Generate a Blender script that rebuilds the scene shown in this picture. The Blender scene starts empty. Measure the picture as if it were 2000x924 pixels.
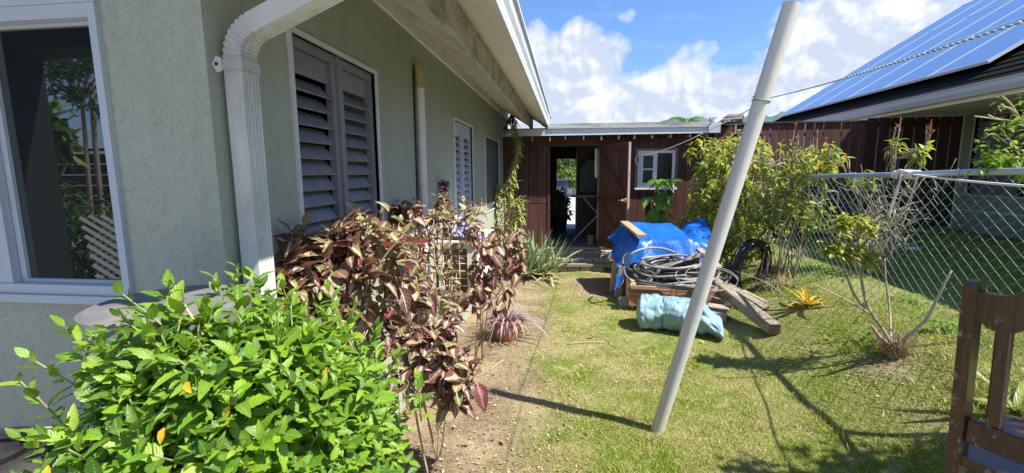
import bpy, bmesh, math, random
import numpy as np
from mathutils import Vector, Matrix, Quaternion
rnd = random.Random(7)
rng = np.random.default_rng(7)
S = bpy.context.scene
COL = S.collection

# ---------------------------------------------------------------- camera, world, sun, exposure
F, PITCH, ROLL, EYE = 880.0, math.radians(8.0), math.radians(0.4), 1.7
YAW = math.atan(109 / F * math.cos(PITCH))
CR = Matrix.Rotation(YAW, 3, 'Z') @ Matrix.Rotation(math.pi / 2 - PITCH, 3, 'X') @ Matrix.Rotation(-ROLL, 3, 'Z')
CP = Vector((0, 0, EYE))
cd = bpy.data.cameras.new('camera'); cam = bpy.data.objects.new('camera', cd); COL.objects.link(cam)
cam.matrix_world = Matrix.Translation(CP) @ CR.to_4x4()
cd.sensor_width = 36; cd.lens = 36 * F / 2000; cd.clip_start = 0.03; cd.clip_end = 6000
S.camera = cam

SUN = Vector((0.66, -0.28, 1.0)).normalized()
sl = bpy.data.lights.new('sun', 'SUN'); so = bpy.data.objects.new('sun', sl); COL.objects.link(so)
sl.energy = 5.0; sl.angle = math.radians(0.5); sl.color = (1.0, 0.955, 0.88)
so.rotation_euler = (-SUN).to_track_quat('-Z', 'Y').to_euler(); so.location = (0, 0, 30)
S.view_settings.view_transform = 'Standard'; S.view_settings.look = 'None'
S.view_settings.exposure = 0.96; S.view_settings.gamma = 1
S.render.film_transparent = False


def ray(u, v):
    return CR @ Vector(((u - 1000) / F, (462 - v) / F, -1))
def atY(u, v, Y):
    d = ray(u, v); return CP + d * (Y / d.y)
def atX(u, v, X):
    d = ray(u, v); return CP + d * (X / d.x)
def sstep(a, b, x):
    t = min(1, max(0, (x - a) / (b - a))); return t * t * (3 - 2 * t)
def gz(x, y):
    z = 0.42 * sstep(1.45, 3.2, x) * (1 - 0.0 * y) + 0.28 * sstep(3.3, 7, x)
    if y > 8.4: z = max(z, 0.34 * sstep(8.4, 10.0, y)) + 0.03 * min(max(0, y - 10.5), 20)
    return z
def at_ground(u, v, dz=0):
    d = ray(u, v); t = 0.5
    for i in range(4000):
        p = CP + d * t
        if p.z <= gz(p.x, p.y) + dz: break
        t += 0.004 * max(1, t * 0.5)
    return Vector((p.x, p.y, gz(p.x, p.y) + dz))

# ---------------------------------------------------------------- node helpers and materials
class NT:
    def __init__(s, tree): s.t = tree; s.n = tree.nodes; s.l = tree.links
    def new(s, typ, **kw):
        n = s.n.new(typ)
        for k, v in kw.items(): setattr(n, k, v)
        return n
    def put(s, sock, v):
        if hasattr(v, 'is_output') or isinstance(v, bpy.types.NodeSocket): s.l.new(v, sock)
        elif isinstance(v, (tuple, list)) and len(v) == 3 and sock.type == 'RGBA': sock.default_value = (*v, 1)
        else: sock.default_value = v
    def math(s, op, a, b=None, c=None, clamp=False):
        n = s.new('ShaderNodeMath', operation=op); n.use_clamp = clamp
        s.put(n.inputs[0], a)
        if b is not None: s.put(n.inputs[1], b)
        if c is not None: s.put(n.inputs[2], c)
        return n.outputs[0]
    def vmath(s, op, a, b=None, scale=None):
        n = s.new('ShaderNodeVectorMath', operation=op); s.put(n.inputs[0], a)
        if b is not None: s.put(n.inputs[1], b)
        if scale is not None: s.put(n.inputs[3], scale)
        return n.outputs['Value'] if op in ('LENGTH', 'DOT_PRODUCT', 'DISTANCE') else n.outputs[0]
    def mix(s, f, a, b, blend='MIX'):
        n = s.new('ShaderNodeMix', data_type='RGBA', blend_type=blend)
        s.put(n.inputs[0], f); s.put(n.inputs[6], a); s.put(n.inputs[7], b); return n.outputs[2]
    def noise(s, vec, scale, detail=4, rough=0.55, dist=0, out=0):
        n = s.new('ShaderNodeTexNoise'); n.inputs['Scale'].default_value = scale
        n.inputs['Detail'].default_value = detail; n.inputs['Roughness'].default_value = rough
        n.inputs['Distortion'].default_value = dist
        if vec is not None: s.put(n.inputs['Vector'], vec)
        return n.outputs[out]
    def ramp(s, f, stops, interp='LINEAR'):
        n = s.new('ShaderNodeValToRGB'); e = n.color_ramp.elements; n.color_ramp.interpolation = interp
        while len(e) < len(stops): e.new(0.5)
        for i, (p, c) in enumerate(stops):
            e[i].position = p; e[i].color = (c, c, c, 1) if isinstance(c, (int, float)) else (*c, 1)
        s.put(n.inputs[0], f); return n.outputs[0]
    def coord(s, which='Object'):
        return s.new('ShaderNodeTexCoord').outputs[which]
    def pos(s): return s.new('ShaderNodeNewGeometry').outputs['Position']
    def map(s, vec, scale=(1, 1, 1), rot=(0, 0, 0), loc=(0, 0, 0)):
        n = s.new('ShaderNodeMapping'); s.put(n.inputs[0], vec)
        n.inputs['Scale'].default_value = scale; n.inputs['Rotation'].default_value = rot; n.inputs['Location'].default_value = loc
        return n.outputs[0]
    def bump(s, h, strength=0.5, dist=0.01, normal=None):
        n = s.new('ShaderNodeBump'); n.inputs['Strength'].default_value = strength; n.inputs['Distance'].default_value = dist
        s.put(n.inputs['Height'], h)
        if normal is not None: s.put(n.inputs['Normal'], normal)
        return n.outputs[0]

def newmat(name):
    m = bpy.data.materials.new(name); m.use_nodes = True
    t = NT(m.node_tree); b = m.node_tree.nodes['Principled BSDF']
    return m, t, b

def plain(name, col, rough=0.6, var=0.12, vs=6.0, bump=0.0, bs=40.0, metal=0.0, dirt=None, dirt_amt=0.5, ds=5.0, stretch=(1, 1, 1), spec=0.5, per_obj=0.0):
    """base colour with slow variation, optional dirt patches, fine bump and a tone of its own for each object"""
    m, t, b = newmat(name); p = t.map(t.pos(), stretch)
    n = t.noise(p, vs, 5, 0.6)
    c = t.mix(n, tuple(x * (1 - var) for x in col), tuple(min(1, x * (1 + var)) for x in col))
    if dirt:
        d = t.ramp(t.noise(p, ds, 7, 0.68), [(0.45, 0), (0.68, dirt_amt)])
        c = t.mix(d, c, dirt)
    if per_obj:
        r = t.new('ShaderNodeObjectInfo').outputs['Random']
        c = t.mix(1.0, c, t.ramp(r, [(0, 1 - per_obj), (1, 1 + 0)]), 'MULTIPLY')
    t.put(b.inputs['Base Color'], c)
    b.inputs['Roughness'].default_value = rough; b.inputs['Metallic'].default_value = metal
    b.inputs['Specular IOR Level'].default_value = spec
    if bump:
        t.put(b.inputs['Normal'], t.bump(t.noise(p, bs, 4, 0.6), bump, 0.004))
    return m

def wood(name, c1, c2, rough=0.7, axis=2, scale=14, wear=None, wear_amt=0.6, per_obj=0.3, bump=0.4):
    m, t, b = newmat(name)
    st = [18, 18, 18]; st[axis] = 1.2
    rr = t.new('ShaderNodeObjectInfo').outputs['Random']
    off = t.new('ShaderNodeCombineXYZ'); t.put(off.inputs[0], t.math('MULTIPLY', rr, 17.0)); t.put(off.inputs[axis if axis else 1], t.math('MULTIPLY', rr, 31.0))
    p0 = t.vmath('ADD', t.pos(), off.outputs[0])
    p = t.map(p0, tuple(st))
    n = t.noise(p, scale / 6, 6, 0.65, 0.6)
    c = t.mix(t.ramp(n, [(0.3, 0), (0.7, 1)]), c1, c2)
    c = t.mix(1.0, c, t.ramp(rr, [(0, 1 - per_obj), (1, 1.0)]), 'MULTIPLY')
    if wear:
        w = t.ramp(t.noise(t.map(p0, tuple(x * 0.35 for x in st)), 3.2, 8, 0.72), [(0.52, 0), (0.62, wear_amt)])
        c = t.mix(w, c, wear)
    t.put(b.inputs['Base Color'], c); b.inputs['Roughness'].default_value = rough
    b.inputs['Specular IOR Level'].default_value = 0.3
    t.put(b.inputs['Normal'], t.bump(n, bump, 0.004))
    return m

def leafmat(name, cols, vein=None, vein_w=0.08, blotch=None, blotch_amt=0.5, trans=0.35, rough=0.42, tcol=None, spec=0.4, under=None):
    """two-sided leaf: a tone of its own for every leaf, midrib and side veins by its UVs, light through the blade"""
    m, t, b = newmat(name)
    g = t.new('ShaderNodeNewGeometry'); oi = t.new('ShaderNodeObjectInfo')
    r = t.math('FRACT', t.math('ADD', g.outputs['Random Per Island'], t.math('MULTIPLY', oi.outputs['Random'], 3.77)))
    k = len(cols); base = t.ramp(r, [((i + 0.5) / k, c) for i, c in enumerate(cols)])
    uv = t.coord('UV'); sp = t.new('ShaderNodeSeparateXYZ'); t.put(sp.inputs[0], uv)
    au = t.math('ABSOLUTE', t.math('SUBTRACT', t.math('MULTIPLY', sp.outputs[0], 2.0), 1.0))
    vv = sp.outputs[1]
    seed = t.math('MULTIPLY', r, 37.0)
    cz = t.new('ShaderNodeCombineXYZ'); t.put(cz.inputs[0], sp.outputs[0]); t.put(cz.inputs[1], vv); t.put(cz.inputs[2], seed)
    nz = t.noise(cz.outputs[0], 3.0, 4, 0.6)
    c = t.mix(1.0, base, t.ramp(nz, [(0.25, 0.78), (0.75, 1.15)]), 'MULTIPLY')
    side = t.math('SINE', t.math('MULTIPLY', t.math('SUBTRACT', vv, t.math('MULTIPLY', au, 0.28)), 46.0))
    c = t.mix(t.math('MULTIPLY', t.ramp(side, [(0.7, 0), (0.95, 1)]), 0.22), c, tuple(min(1, x * 1.7) for x in cols[0]))
    if blotch:
        bl = t.math('SUBTRACT', t.math('ADD', t.math('MULTIPLY', nz, 1.5), -0.42), au)
        bl = t.math('MULTIPLY', t.ramp(bl, [(0.0, 0), (0.12, 1)]), t.math('MULTIPLY', t.ramp(t.math('FRACT', t.math('MULTIPLY', r, 7.3)), [(0.2, 0), (0.5, 1)]), blotch_amt))
        c = t.mix(bl, c, blotch)
    if vein:
        c = t.mix(t.ramp(au, [(vein_w * 0.5, 1), (vein_w, 0)]), c, vein)
    if under:
        c = t.mix(g.outputs['Backfacing'], c, under)
    t.put(b.inputs['Base Color'], c); b.inputs['Roughness'].default_value = rough; b.inputs['Specular IOR Level'].default_value = spec
    t.put(b.inputs['Normal'], t.bump(side, 0.25, 0.002))
    tr = t.new('ShaderNodeBsdfTranslucent')
    t.put(tr.inputs[0], t.mix(0.75, c, tcol) if tcol else c)
    mx = t.new('ShaderNodeMixShader'); mx.inputs[0].default_value = trans
    out = m.node_tree.nodes['Material Output']
    t.l.new(b.outputs[0], mx.inputs[1]); t.l.new(tr.outputs[0], mx.inputs[2]); t.l.new(mx.outputs[0], out.inputs[0])
    return m

# ---------------------------------------------------------------- world: sky texture with cumulus along the horizon
def make_world():
    w = bpy.data.worlds.new('World'); S.world = w; w.use_nodes = True
    t = NT(w.node_tree); bg = w.node_tree.nodes['Background']
    sky = t.new('ShaderNodeTexSky', sky_type='NISHITA'); sky.sun_disc = False
    sky.sun_elevation = math.asin(SUN.z); sky.sun_rotation = math.atan2(SUN.x, SUN.y)
    sky.air_density = 1.0; sky.dust_density = 0.6; sky.ozone_density = 1.6; sky.altitude = 50
    d = t.vmath('NORMALIZE', t.coord('Generated'))
    sp = t.new('ShaderNodeSeparateXYZ'); t.put(sp.inputs[0], d)
    warp = t.vmath('ADD', d, t.vmath('SCALE', t.vmath('SUBTRACT', t.noise(d, 9, 3, 0.5, 0, 1), (0.5, 0.5, 0.5)), scale=0.06))
    field = None
    blobs = [(1130, 95, 72), (1085, 120, 78), (1185, 95, 46), (1195, 120, 42), (1120, 190, 120), (1050, 210, 120), (1230, 205, 75), (1290, 205, 75),
             (1345, 165, 52), (1350, 215, 110), (1430, 160, 52), (1500, 190, 80), (1560, 130, 72), (1640, 85, 92), (1745, 62, 72), (1810, 48, 52),
             (1620, 195, 95), (1720, 125, 80), (1890, 20, 55), (1219, 37, 16), (1376, 125, 22), (960, 200, 130), (860, 190, 120), (1950, 200, 200), (2050, 120, 120)]
    # further cumulus all the way round the horizon, as the sky in view implies
    rr = random.Random(3); extra = []
    for a in range(20):
        az = math.radians(60 + a * 13.5); el = math.radians(rr.uniform(4, 17))
        extra.append((Vector((math.sin(az) * math.cos(el), math.cos(az) * math.cos(el), math.sin(el))), rr.uniform(0.08, 0.2)))
    for bl in [(ray(u, v).normalized(), r / F) for u, v, r in blobs] + extra:
        c, r = bl
        dist = t.vmath('LENGTH', t.vmath('MULTIPLY', t.vmath('SUBTRACT', warp, tuple(c)), (1, 1, 1.15)))
        f = t.math('SUBTRACT', 1.0, t.math('MULTIPLY', dist, 1.0 / r))
        f = t.math('MULTIPLY', f, min(1.0, r * 9))
        field = f if field is None else t.math('SMOOTH_MAX', field, f, 0.12)
    n1 = t.noise(d, 10, 9, 0.53, 0.1)
    n2 = t.noise(t.vmath('ADD', d, tuple(Vector((0.5, -0.1, 0.85)) * -0.016)), 10, 9, 0.53, 0.1)
    horizon = t.ramp(sp.outputs[2], [(0.0, 0.4), (0.12, 0.0)])
    dens = t.math('ADD', t.math('ADD', field, t.math('MULTIPLY', horizon, 0.5)), t.math('MULTIPLY', t.math('SUBTRACT', n1, 0.5), 1.05))
    cov = t.ramp(dens, [(0.0, 0.0), (0.10, 0.42), (0.28, 0.93), (1, 0.97)])
    wisp = t.ramp(t.noise(t.map(d, (3, 3, 9)), 2.2, 6, 0.6, 0.6), [(0.58, 0), (0.8, 0.18)])
    cov = t.math('MAXIMUM', cov, wisp)
    # billow light: facing the sun is white, hollows and bases grey-blue
    lit = t.math('ADD', t.math('MULTIPLY', t.math('SUBTRACT', n1, n2), 6.5), t.math('MULTIPLY', t.math('SUBTRACT', 0.78, dens), 0.85))
    lit = t.ramp(lit, [(-0.12, 0), (0.70, 1)])
    ccol = t.mix(lit, (4.0, 4.5, 5.4), (6.3, 6.35, 6.4))
    skyc = t.mix(1.0, sky.outputs[0], (0.72, 0.97, 1.34), 'MULTIPLY')
    skyc = t.mix(t.ramp(sp.outputs[2], [(0.0, 0.45), (0.2, 0.1), (0.5, 0.0)]), skyc, (2.6, 3.7, 5.1))
    t.put(bg.inputs[0], t.mix(cov, skyc, ccol)); bg.inputs[1].default_value = 0.088
make_world()

# ---------------------------------------------------------------- mesh builder
ORG = {}
class MB:
    def __init__(s): s.v = []; s.f = []; s.uv = []; s.mi = []; s.m = 0
    def add(s, vs, fs, uvs=None):
        o = len(s.v); s.v += [tuple(v) for v in vs]; s.f += [tuple(i + o for i in f) for f in fs]; s.mi += [s.m] * len(fs)
        s.uv += list(uvs) if uvs else [(0, 0)] * len(vs)
        return s
    def box(s, a, b, M=None):
        x0, y0, z0 = a; x1, y1, z1 = b
        vs = [Vector(p) for p in ((x0, y0, z0), (x1, y0, z0), (x1, y1, z0), (x0, y1, z0), (x0, y0, z1), (x1, y0, z1), (x1, y1, z1), (x0, y1, z1))]
        if M is not None: vs = [M @ v for v in vs]
        return s.add(vs, [(0, 3, 2, 1), (4, 5, 6, 7), (0, 1, 5, 4), (1, 2, 6, 5), (2, 3, 7, 6), (3, 0, 4, 7)])
    def cbox(s, c, d, M=None, bev=0.0):
        """box by centre and size, edges chamfered by bev"""
        hx, hy, hz = (k / 2 for k in d)
        if not bev:
            T = Matrix.Translation(c) @ (M.to_4x4() if M is not None else Matrix())
            return s.box((-hx, -hy, -hz), (hx, hy, hz), T)
        bm = bmesh.new(); bmesh.ops.create_cube(bm, size=1)
        for v in bm.verts: v.co = Vector((v.co.x * d[0], v.co.y * d[1], v.co.z * d[2]))
        bmesh.ops.bevel(bm, geom=bm.edges[:], offset=bev, segments=1, affect='EDGES')
        T = Matrix.Translation(c) @ (M.to_4x4() if M is not None else Matrix())
        bm.verts.index_update()
        s.add([T @ v.co for v in bm.verts], [[v.index for v in f.verts] for f in bm.faces]); bm.free(); return s
    def bar(s, p, q, w, h, up=(0, 0, 1), bev=0.0):
        p = Vector(p); q = Vector(q); y = (q - p); L = y.length; y.normalize()
        x = y.cross(Vector(up)); x.normalize(); z = x.cross(y)
        M = Matrix((x, y, z)).transposed()
        return s.cbox((p + q) / 2, (w, L, h), M, bev)
    def tube(s, pts, r, n=8, caps=True, closed=False):
        pts = [Vector(p) for p in pts]; k = len(pts)
        rs = r if isinstance(r, (list, tuple)) else [r] * k
        vs = []; a = None
        for i, p in enumerate(pts):
            if closed: t = pts[(i + 1) % k] - pts[i - 1]
            else: t = pts[min(i + 1, k - 1)] - pts[max(i - 1, 0)]
            if t.length < 1e-9: t = Vector((0, 0, 1))
            t.normalize()
            if a is None:
                a = t.orthogonal().normalized()
            else:
                a = a - t * a.dot(t)
                a = a.normalized() if a.length > 1e-6 else t.orthogonal().normalized()
            b = t.cross(a)
            for j in range(n):
                th = 2 * math.pi * j / n
                vs.append(p + (a * math.cos(th) + b * math.sin(th)) * rs[i])
        fs = []
        for i in range(k if closed else k - 1):
            i2 = (i + 1) % k
            for j in range(n):
                j2 = (j + 1) % n
                fs.append((i * n + j, i * n + j2, i2 * n + j2, i2 * n + j))
        if caps and not closed:
            fs.append(tuple(range(n))[::-1]); fs.append(tuple((k - 1) * n + j for j in range(n)))
        return s.add(vs, fs)
    def lathe(s, prof, c, n=24, caps=True):
        vs = []; fs = []
        for r, z in prof:
            for j in range(n):
                th = 2 * math.pi * j / n; vs.append((c[0] + r * math.cos(th), c[1] + r * math.sin(th), c[2] + z))
        for i in range(len(prof) - 1):
            for j in range(n):
                j2 = (j + 1) % n; fs.append((i * n + j, i * n + j2, (i + 1) * n + j2, (i + 1) * n + j))
        if caps:
            fs.append(tuple(range(n))[::-1]); fs.append(tuple((len(prof) - 1) * n + j for j in range(n)))
        return s.add(vs, fs)
    def prism(s, poly, ax, a, b):
        """extrude polygon (2-D points) along axis ax from a to b"""
        def P(p, h):
            q = list(p); q.insert(ax, h); return tuple(q)
        n = len(poly); vs = [P(p, a) for p in poly] + [P(p, b) for p in poly]
        fs = [tuple(range(n)), tuple(range(2 * n - 1, n - 1, -1))] + [(i, i + n, (i + 1) % n + n, (i + 1) % n) for i in range(n)]
        return s.add(vs, fs)
    def build(s, name, mat, parent=None, smooth=False, origin=None, fix=True):
        me = bpy.data.meshes.new(name); me.from_pydata(s.v, [], s.f)
        for mm in (mat if isinstance(mat, (list, tuple)) else [mat]): me.materials.append(mm)
        if isinstance(mat, (list, tuple)): me.polygons.foreach_set('material_index', s.mi)
        if any(u != (0, 0) for u in s.uv):
            lay = me.uv_layers.new(name='UVMap'); li = np.empty(len(me.loops), dtype=np.int32); me.loops.foreach_get('vertex_index', li)
            lay.data.foreach_set('uv', np.array(s.uv, dtype=np.float32)[li].ravel())
        if fix:
            bm = bmesh.new(); bm.from_mesh(me); bmesh.ops.recalc_face_normals(bm, faces=bm.faces[:]); bm.to_mesh(me); bm.free()
        o = bpy.data.objects.new(name, me); COL.objects.link(o)
        if parent is not None:
            org = ORG[parent.name]; o.parent = parent
        else:
            org = Vector(origin) if origin is not None else Vector((0, 0, 0)); o.location = org
        if org.length > 0: me.transform(Matrix.Translation(-org))
        ORG[o.name] = org
        if smooth:
            me.polygons.foreach_set('use_smooth', [True] * len(me.polygons))
            if smooth != 'all':
                try: me.set_sharp_from_angle(angle=math.radians(40))
                except Exception: pass
        return o
def tag(o, label=None, cat=None, group=None, kind=None):
    if label: o['label'] = label
    if cat: o['category'] = cat
    if group: o['group'] = group
    if kind: o['kind'] = kind
    return o
def thing(name, loc, label, cat, group=None):
    o = bpy.data.objects.new(name, None); COL.objects.link(o); o.location = loc; o.empty_display_size = 0.1
    ORG[o.name] = Vector(loc); return tag(o, label, cat, group)
def share(name, mesh, parent, M):
    """another object with shared mesh data, placed by world matrix M under parent"""
    o = bpy.data.objects.new(name, mesh); COL.objects.link(o); o.parent = parent
    o.matrix_local = Matrix.Translation(-ORG[parent.name]) @ M
    return o
def copy_tree(src, parent=None):
    c = src.copy(); COL.objects.link(c)
    if parent is not None: c.parent = parent
    ORG[c.name] = ORG[src.name]
    for ch in list(src.children): copy_tree(ch, c)
    return c
def catmull(pts, n=8):
    pts = [Vector(p) for p in pts]; P = [pts[0] * 2 - pts[1]] + pts + [pts[-1] * 2 - pts[-2]]; out = []
    for i in range(1, len(P) - 2):
        for k in range(n):
            t = k / n; a, b, c, d = P[i - 1], P[i], P[i + 1], P[i + 2]
            out.append(0.5 * ((2 * b) + (c - a) * t + (2 * a - 5 * b + 4 * c - d) * t * t + (3 * b - a - 3 * c + d) * t * t * t))
    out.append(pts[-1]); return out
def sag(p, q, drop, n=24):
    p = Vector(p); q = Vector(q)
    return [p.lerp(q, i / n) - Vector((0, 0, drop * 4 * (i / n) * (1 - i / n))) for i in range(n + 1)]

# ---------------------------------------------------------------- materials
def stucco(name, col):
    m, t, b = newmat(name); p = t.pos()
    big = t.noise(p, 1.6, 5, 0.6)
    c = t.mix(big, tuple(x * 0.88 for x in col), tuple(min(1, x * 1.08) for x in col))
    drip = t.ramp(t.noise(t.map(p, (5, 5, 0.7)), 2.0, 5, 0.6), [(0.48, 0), (0.78, 0.34)])
    c = t.mix(drip, c, tuple(x * 0.6 for x in col))
    worm = t.noise(t.map(p, (1, 1, 0.7)), 74, 3, 0.55, 1.0)
    h = t.ramp(worm, [(0.33, 0), (0.43, 1), (0.60, 0.85)])
    pit_shade = t.ramp(worm, [(0.30, 0.93), (0.44, 1)])  # hollows of the relief darkened, crease shade put into the colour
    c = t.mix(1.0, c, pit_shade, 'MULTIPLY')
    t.put(b.inputs['Base Color'], c); b.inputs['Roughness'].default_value = 0.85
    n2 = t.noise(p, 190, 3, 0.6)
    t.put(b.inputs['Normal'], t.bump(t.math('ADD', h, t.math('MULTIPLY', n2, 0.35)), 0.46, 0.010))
    return m
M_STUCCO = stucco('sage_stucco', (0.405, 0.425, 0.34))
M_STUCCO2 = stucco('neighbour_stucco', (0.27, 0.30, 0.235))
M_WHITE = plain('white_paint', (0.66, 0.68, 0.69), 0.45, 0.05, 3, 0.06, 60, dirt=(0.42, 0.40, 0.34), dirt_amt=0.35, ds=4)
M_PIPE = plain('downpipe_paint', (0.57, 0.57, 0.535), 0.5, 0.07, 4, 0.1, 50, dirt=(0.27, 0.24, 0.19), dirt_amt=0.6, ds=6, stretch=(1, 1, 0.45))
M_CREAM = plain('cream_eave_paint', (0.84, 0.80, 0.69), 0.7, 0.06, 4, 0.15, 30, dirt=(0.40, 0.34, 0.26), dirt_amt=0.2, ds=7)
M_RAFTER = plain('white_rafter', (0.86, 0.83, 0.75), 0.6, 0.05, 4, dirt=(0.4, 0.34, 0.26), dirt_amt=0.2)
M_FASCIA = plain('weathered_fascia', (0.50, 0.47, 0.41), 0.85, 0.2, 9, 0.5, 40, dirt=(0.10, 0.085, 0.07), dirt_amt=0.75, ds=7, stretch=(1, 0.5, 1))
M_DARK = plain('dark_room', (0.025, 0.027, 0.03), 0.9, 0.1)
M_LOUVRE = plain('slate_blue_louvre', (0.215, 0.215, 0.245), 0.5, 0.10, 5, 0.05, dirt=(0.11, 0.105, 0.11), dirt_amt=0.4, ds=9)
M_LOUVRE_P = plain('pale_louvre', (0.46, 0.48, 0.56), 0.5, 0.06, 5, 0.05)
M_SCREEN = plain('insect_screen', (0.10, 0.105, 0.12), 0.8, 0.15, 8)
M_ALU = plain('white_aluminium', (0.47, 0.505, 0.54), 0.35, 0.04, 3)
M_PVC = plain('white_pvc', (0.72, 0.72, 0.70), 0.4, 0.05, 3, dirt=(0.45, 0.42, 0.36), dirt_amt=0.25, ds=9)
M_BEIGE = plain('beige_plastic', (0.50, 0.40, 0.22), 0.5, 0.12, 12, dirt=(0.2, 0.14, 0.07), dirt_amt=0.5)
M_STONE = plain('grey_block', (0.42, 0.38, 0.31), 0.9, 0.25, 12, 0.6, 60, per_obj=0.35)
M_CONC = plain('concrete', (0.40, 0.39, 0.37), 0.9, 0.12, 5, 0.4, 70)
M_SHED = wood('brown_stained_board', (0.078, 0.033, 0.027), (0.125, 0.054, 0.044), 0.65, 2, 14, (0.19, 0.10, 0.085), 0.4, 0.35)
M_SHEDX = wood('brown_stained_rail', (0.074, 0.031, 0.025), (0.115, 0.050, 0.040), 0.65, 0, 14, None, 0.4, 0.25)
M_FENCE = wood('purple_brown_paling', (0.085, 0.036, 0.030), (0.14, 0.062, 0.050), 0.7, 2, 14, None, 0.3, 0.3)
M_GREYWOOD = wood('grey_weathered_wood', (0.30, 0.25, 0.19), (0.50, 0.43, 0.33), 0.85, 1, 14, (0.10, 0.08, 0.06), 0.5, 0.25)
M_TANWOOD = wood('tan_timber', (0.40, 0.27, 0.16), (0.58, 0.42, 0.27), 0.8, 1, 14, (0.25, 0.18, 0.11), 0.5, 0.2)
M_REDWOOD = wood('red_brown_timber', (0.26, 0.13, 0.08), (0.40, 0.21, 0.13), 0.75, 0, 14, None, 0.5, 0.2)
M_GALV = plain('galvanised_steel', (0.50, 0.53, 0.55), 0.42, 0.1, 30, metal=0.75, dirt=(0.2, 0.2, 0.2), dirt_amt=0.3)
M_GREENWIRE = plain('green_coated_wire', (0.15, 0.31, 0.26), 0.4, 0.15, 30)
M_BLACK = plain('black_plastic', (0.018, 0.018, 0.02), 0.38, 0.2, 9, dirt=(0.12, 0.11, 0.09), dirt_amt=0.35)
M_ROPE = plain('white_rope', (0.74, 0.74, 0.72), 0.8, 0.1, 200, 0.4, 300)
M_TERRA = plain('terracotta', (0.46, 0.17, 0.09), 0.75, 0.15, 14, 0.3, 60, dirt=(0.5, 0.36, 0.28), dirt_amt=0.4)
M_BARK = plain('grey_bark', (0.36, 0.29, 0.22), 0.9, 0.3, 25, 0.7, 70)
M_STEM = plain('pale_stem', (0.44, 0.35, 0.24), 0.8, 0.25, 30, 0.4, 90)
M_GSTEM = plain('green_stem', (0.16, 0.22, 0.06), 0.6, 0.2, 20)
M_DRY = plain('dry_leaf', (0.38, 0.24, 0.12), 0.8, 0.3, 30, per_obj=0.5)

def glassmat(name, tint=(0.012, 0.016, 0.018)):
    m, t, b = newmat(name); b.inputs['Base Color'].default_value = (*tint, 1)
    b.inputs['Roughness'].default_value = 0.015; b.inputs['IOR'].default_value = 1.9; b.inputs['Specular IOR Level'].default_value = 0.8
    return m
M_GLASS = glassmat('tinted_window_glass')
M_PANE = plain('dark_interior_pane', (0.02, 0.022, 0.025), 0.12, 0.2, 9, spec=0.25)  # opaque pane, the unlit interior put into its colour

# ---------------------------------------------------------------- ground: one sheet, lawn, worn patches and the bare bed by the house
def bed_mask(t, p):
    sp = t.new('ShaderNodeSeparateXYZ'); t.put(sp.inputs[0], p)
    n = t.noise(p, 1.7, 5, 0.6)
    e = t.math('ADD', sp.outputs[0], t.math('MULTIPLY', t.math('SUBTRACT', n, 0.5), 1.3))
    a = t.ramp(t.math('MULTIPLY', t.math('ADD', e, 1.2), 0.5), [(0.36, 1), (0.62, 0)])
    # soil beside the timber pile, inside the shed line and under the pruned tree
    v = t.vmath('LENGTH', t.vmath('MULTIPLY', t.vmath('SUBTRACT', p, (0.45, 6.75, 0)), (1.5, 0.85, 0)))
    a2 = t.ramp(t.math('ADD', v, t.math('MULTIPLY', n, 0.7)), [(0.75, 1), (1.05, 0)])
    v3 = t.vmath('LENGTH', t.vmath('MULTIPLY', t.vmath('SUBTRACT', p, (2.4, 3.55, 0.2)), (1.1, 1.3, 0)))
    a3 = t.ramp(t.math('ADD', v3, t.math('MULTIPLY', n, 0.5)), [(0.25, 0.8), (0.62, 0)])
    return t.math('MAXIMUM', t.math('MAXIMUM', a, a2), a3)
def lawn_colour(t, p):
    dry = t.ramp(t.noise(p, 1.5, 6, 0.62), [(0.41, 0.0), (0.63, 1)])
    dry2 = t.ramp(t.noise(p, 6.5, 5, 0.65), [(0.50, 0), (0.64, 0.9)])
    d = t.math('MAXIMUM', t.math('MULTIPLY', dry, 0.62), t.math('MULTIPLY', dry2, 0.75))
    sp = t.new('ShaderNodeSeparateXYZ'); t.put(sp.inputs[0], p)
    lush = t.ramp(t.math('MULTIPLY', sp.outputs[0], 0.25), [(0.30, 1), (0.55, 0.62)])
    return t.math('MULTIPLY', d, lush)
def make_ground_mat():
    m, t, b = newmat('lawn_and_soil'); p = t.pos()
    d = lawn_colour(t, p)
    g = t.mix(t.noise(p, 3.0, 4, 0.6), (0.12, 0.17, 0.028), (0.18, 0.21, 0.042))
    c = t.mix(d, g, t.mix(t.noise(p, 40, 4, 0.7), (0.36, 0.28, 0.15), (0.58, 0.46, 0.27)))
    soil = t.mix(t.ramp(t.noise(p, 26, 7, 0.75), [(0.36, 0), (0.66, 1)]), (0.12, 0.082, 0.052), (0.33, 0.25, 0.165))
    soil = t.mix(t.ramp(t.noise(p, 2.2, 6, 0.65), [(0.42, 0), (0.62, 0.7)]), soil, (0.43, 0.34, 0.20))
    c = t.mix(bed_mask(t, p), c, soil)
    c = t.mix(1.0, c, t.ramp(t.noise(p, 130, 5, 0.8), [(0.32, 0.45), (0.55, 1.05), (0.75, 1.25)]), 'MULTIPLY')
    # driveway beyond the shed is paved by its own sheet
    t.put(b.inputs['Base Color'], c); b.inputs['Roughness'].default_value = 0.95; b.inputs['Specular IOR Level'].default_value = 0.1
    h = t.math('ADD', t.noise(p, 55, 6, 0.75), t.math('MULTIPLY', t.noise(p, 9, 4, 0.6), 1.5))
    t.put(b.inputs['Normal'], t.bump(h, 0.7, 0.02))
    return m
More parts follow.
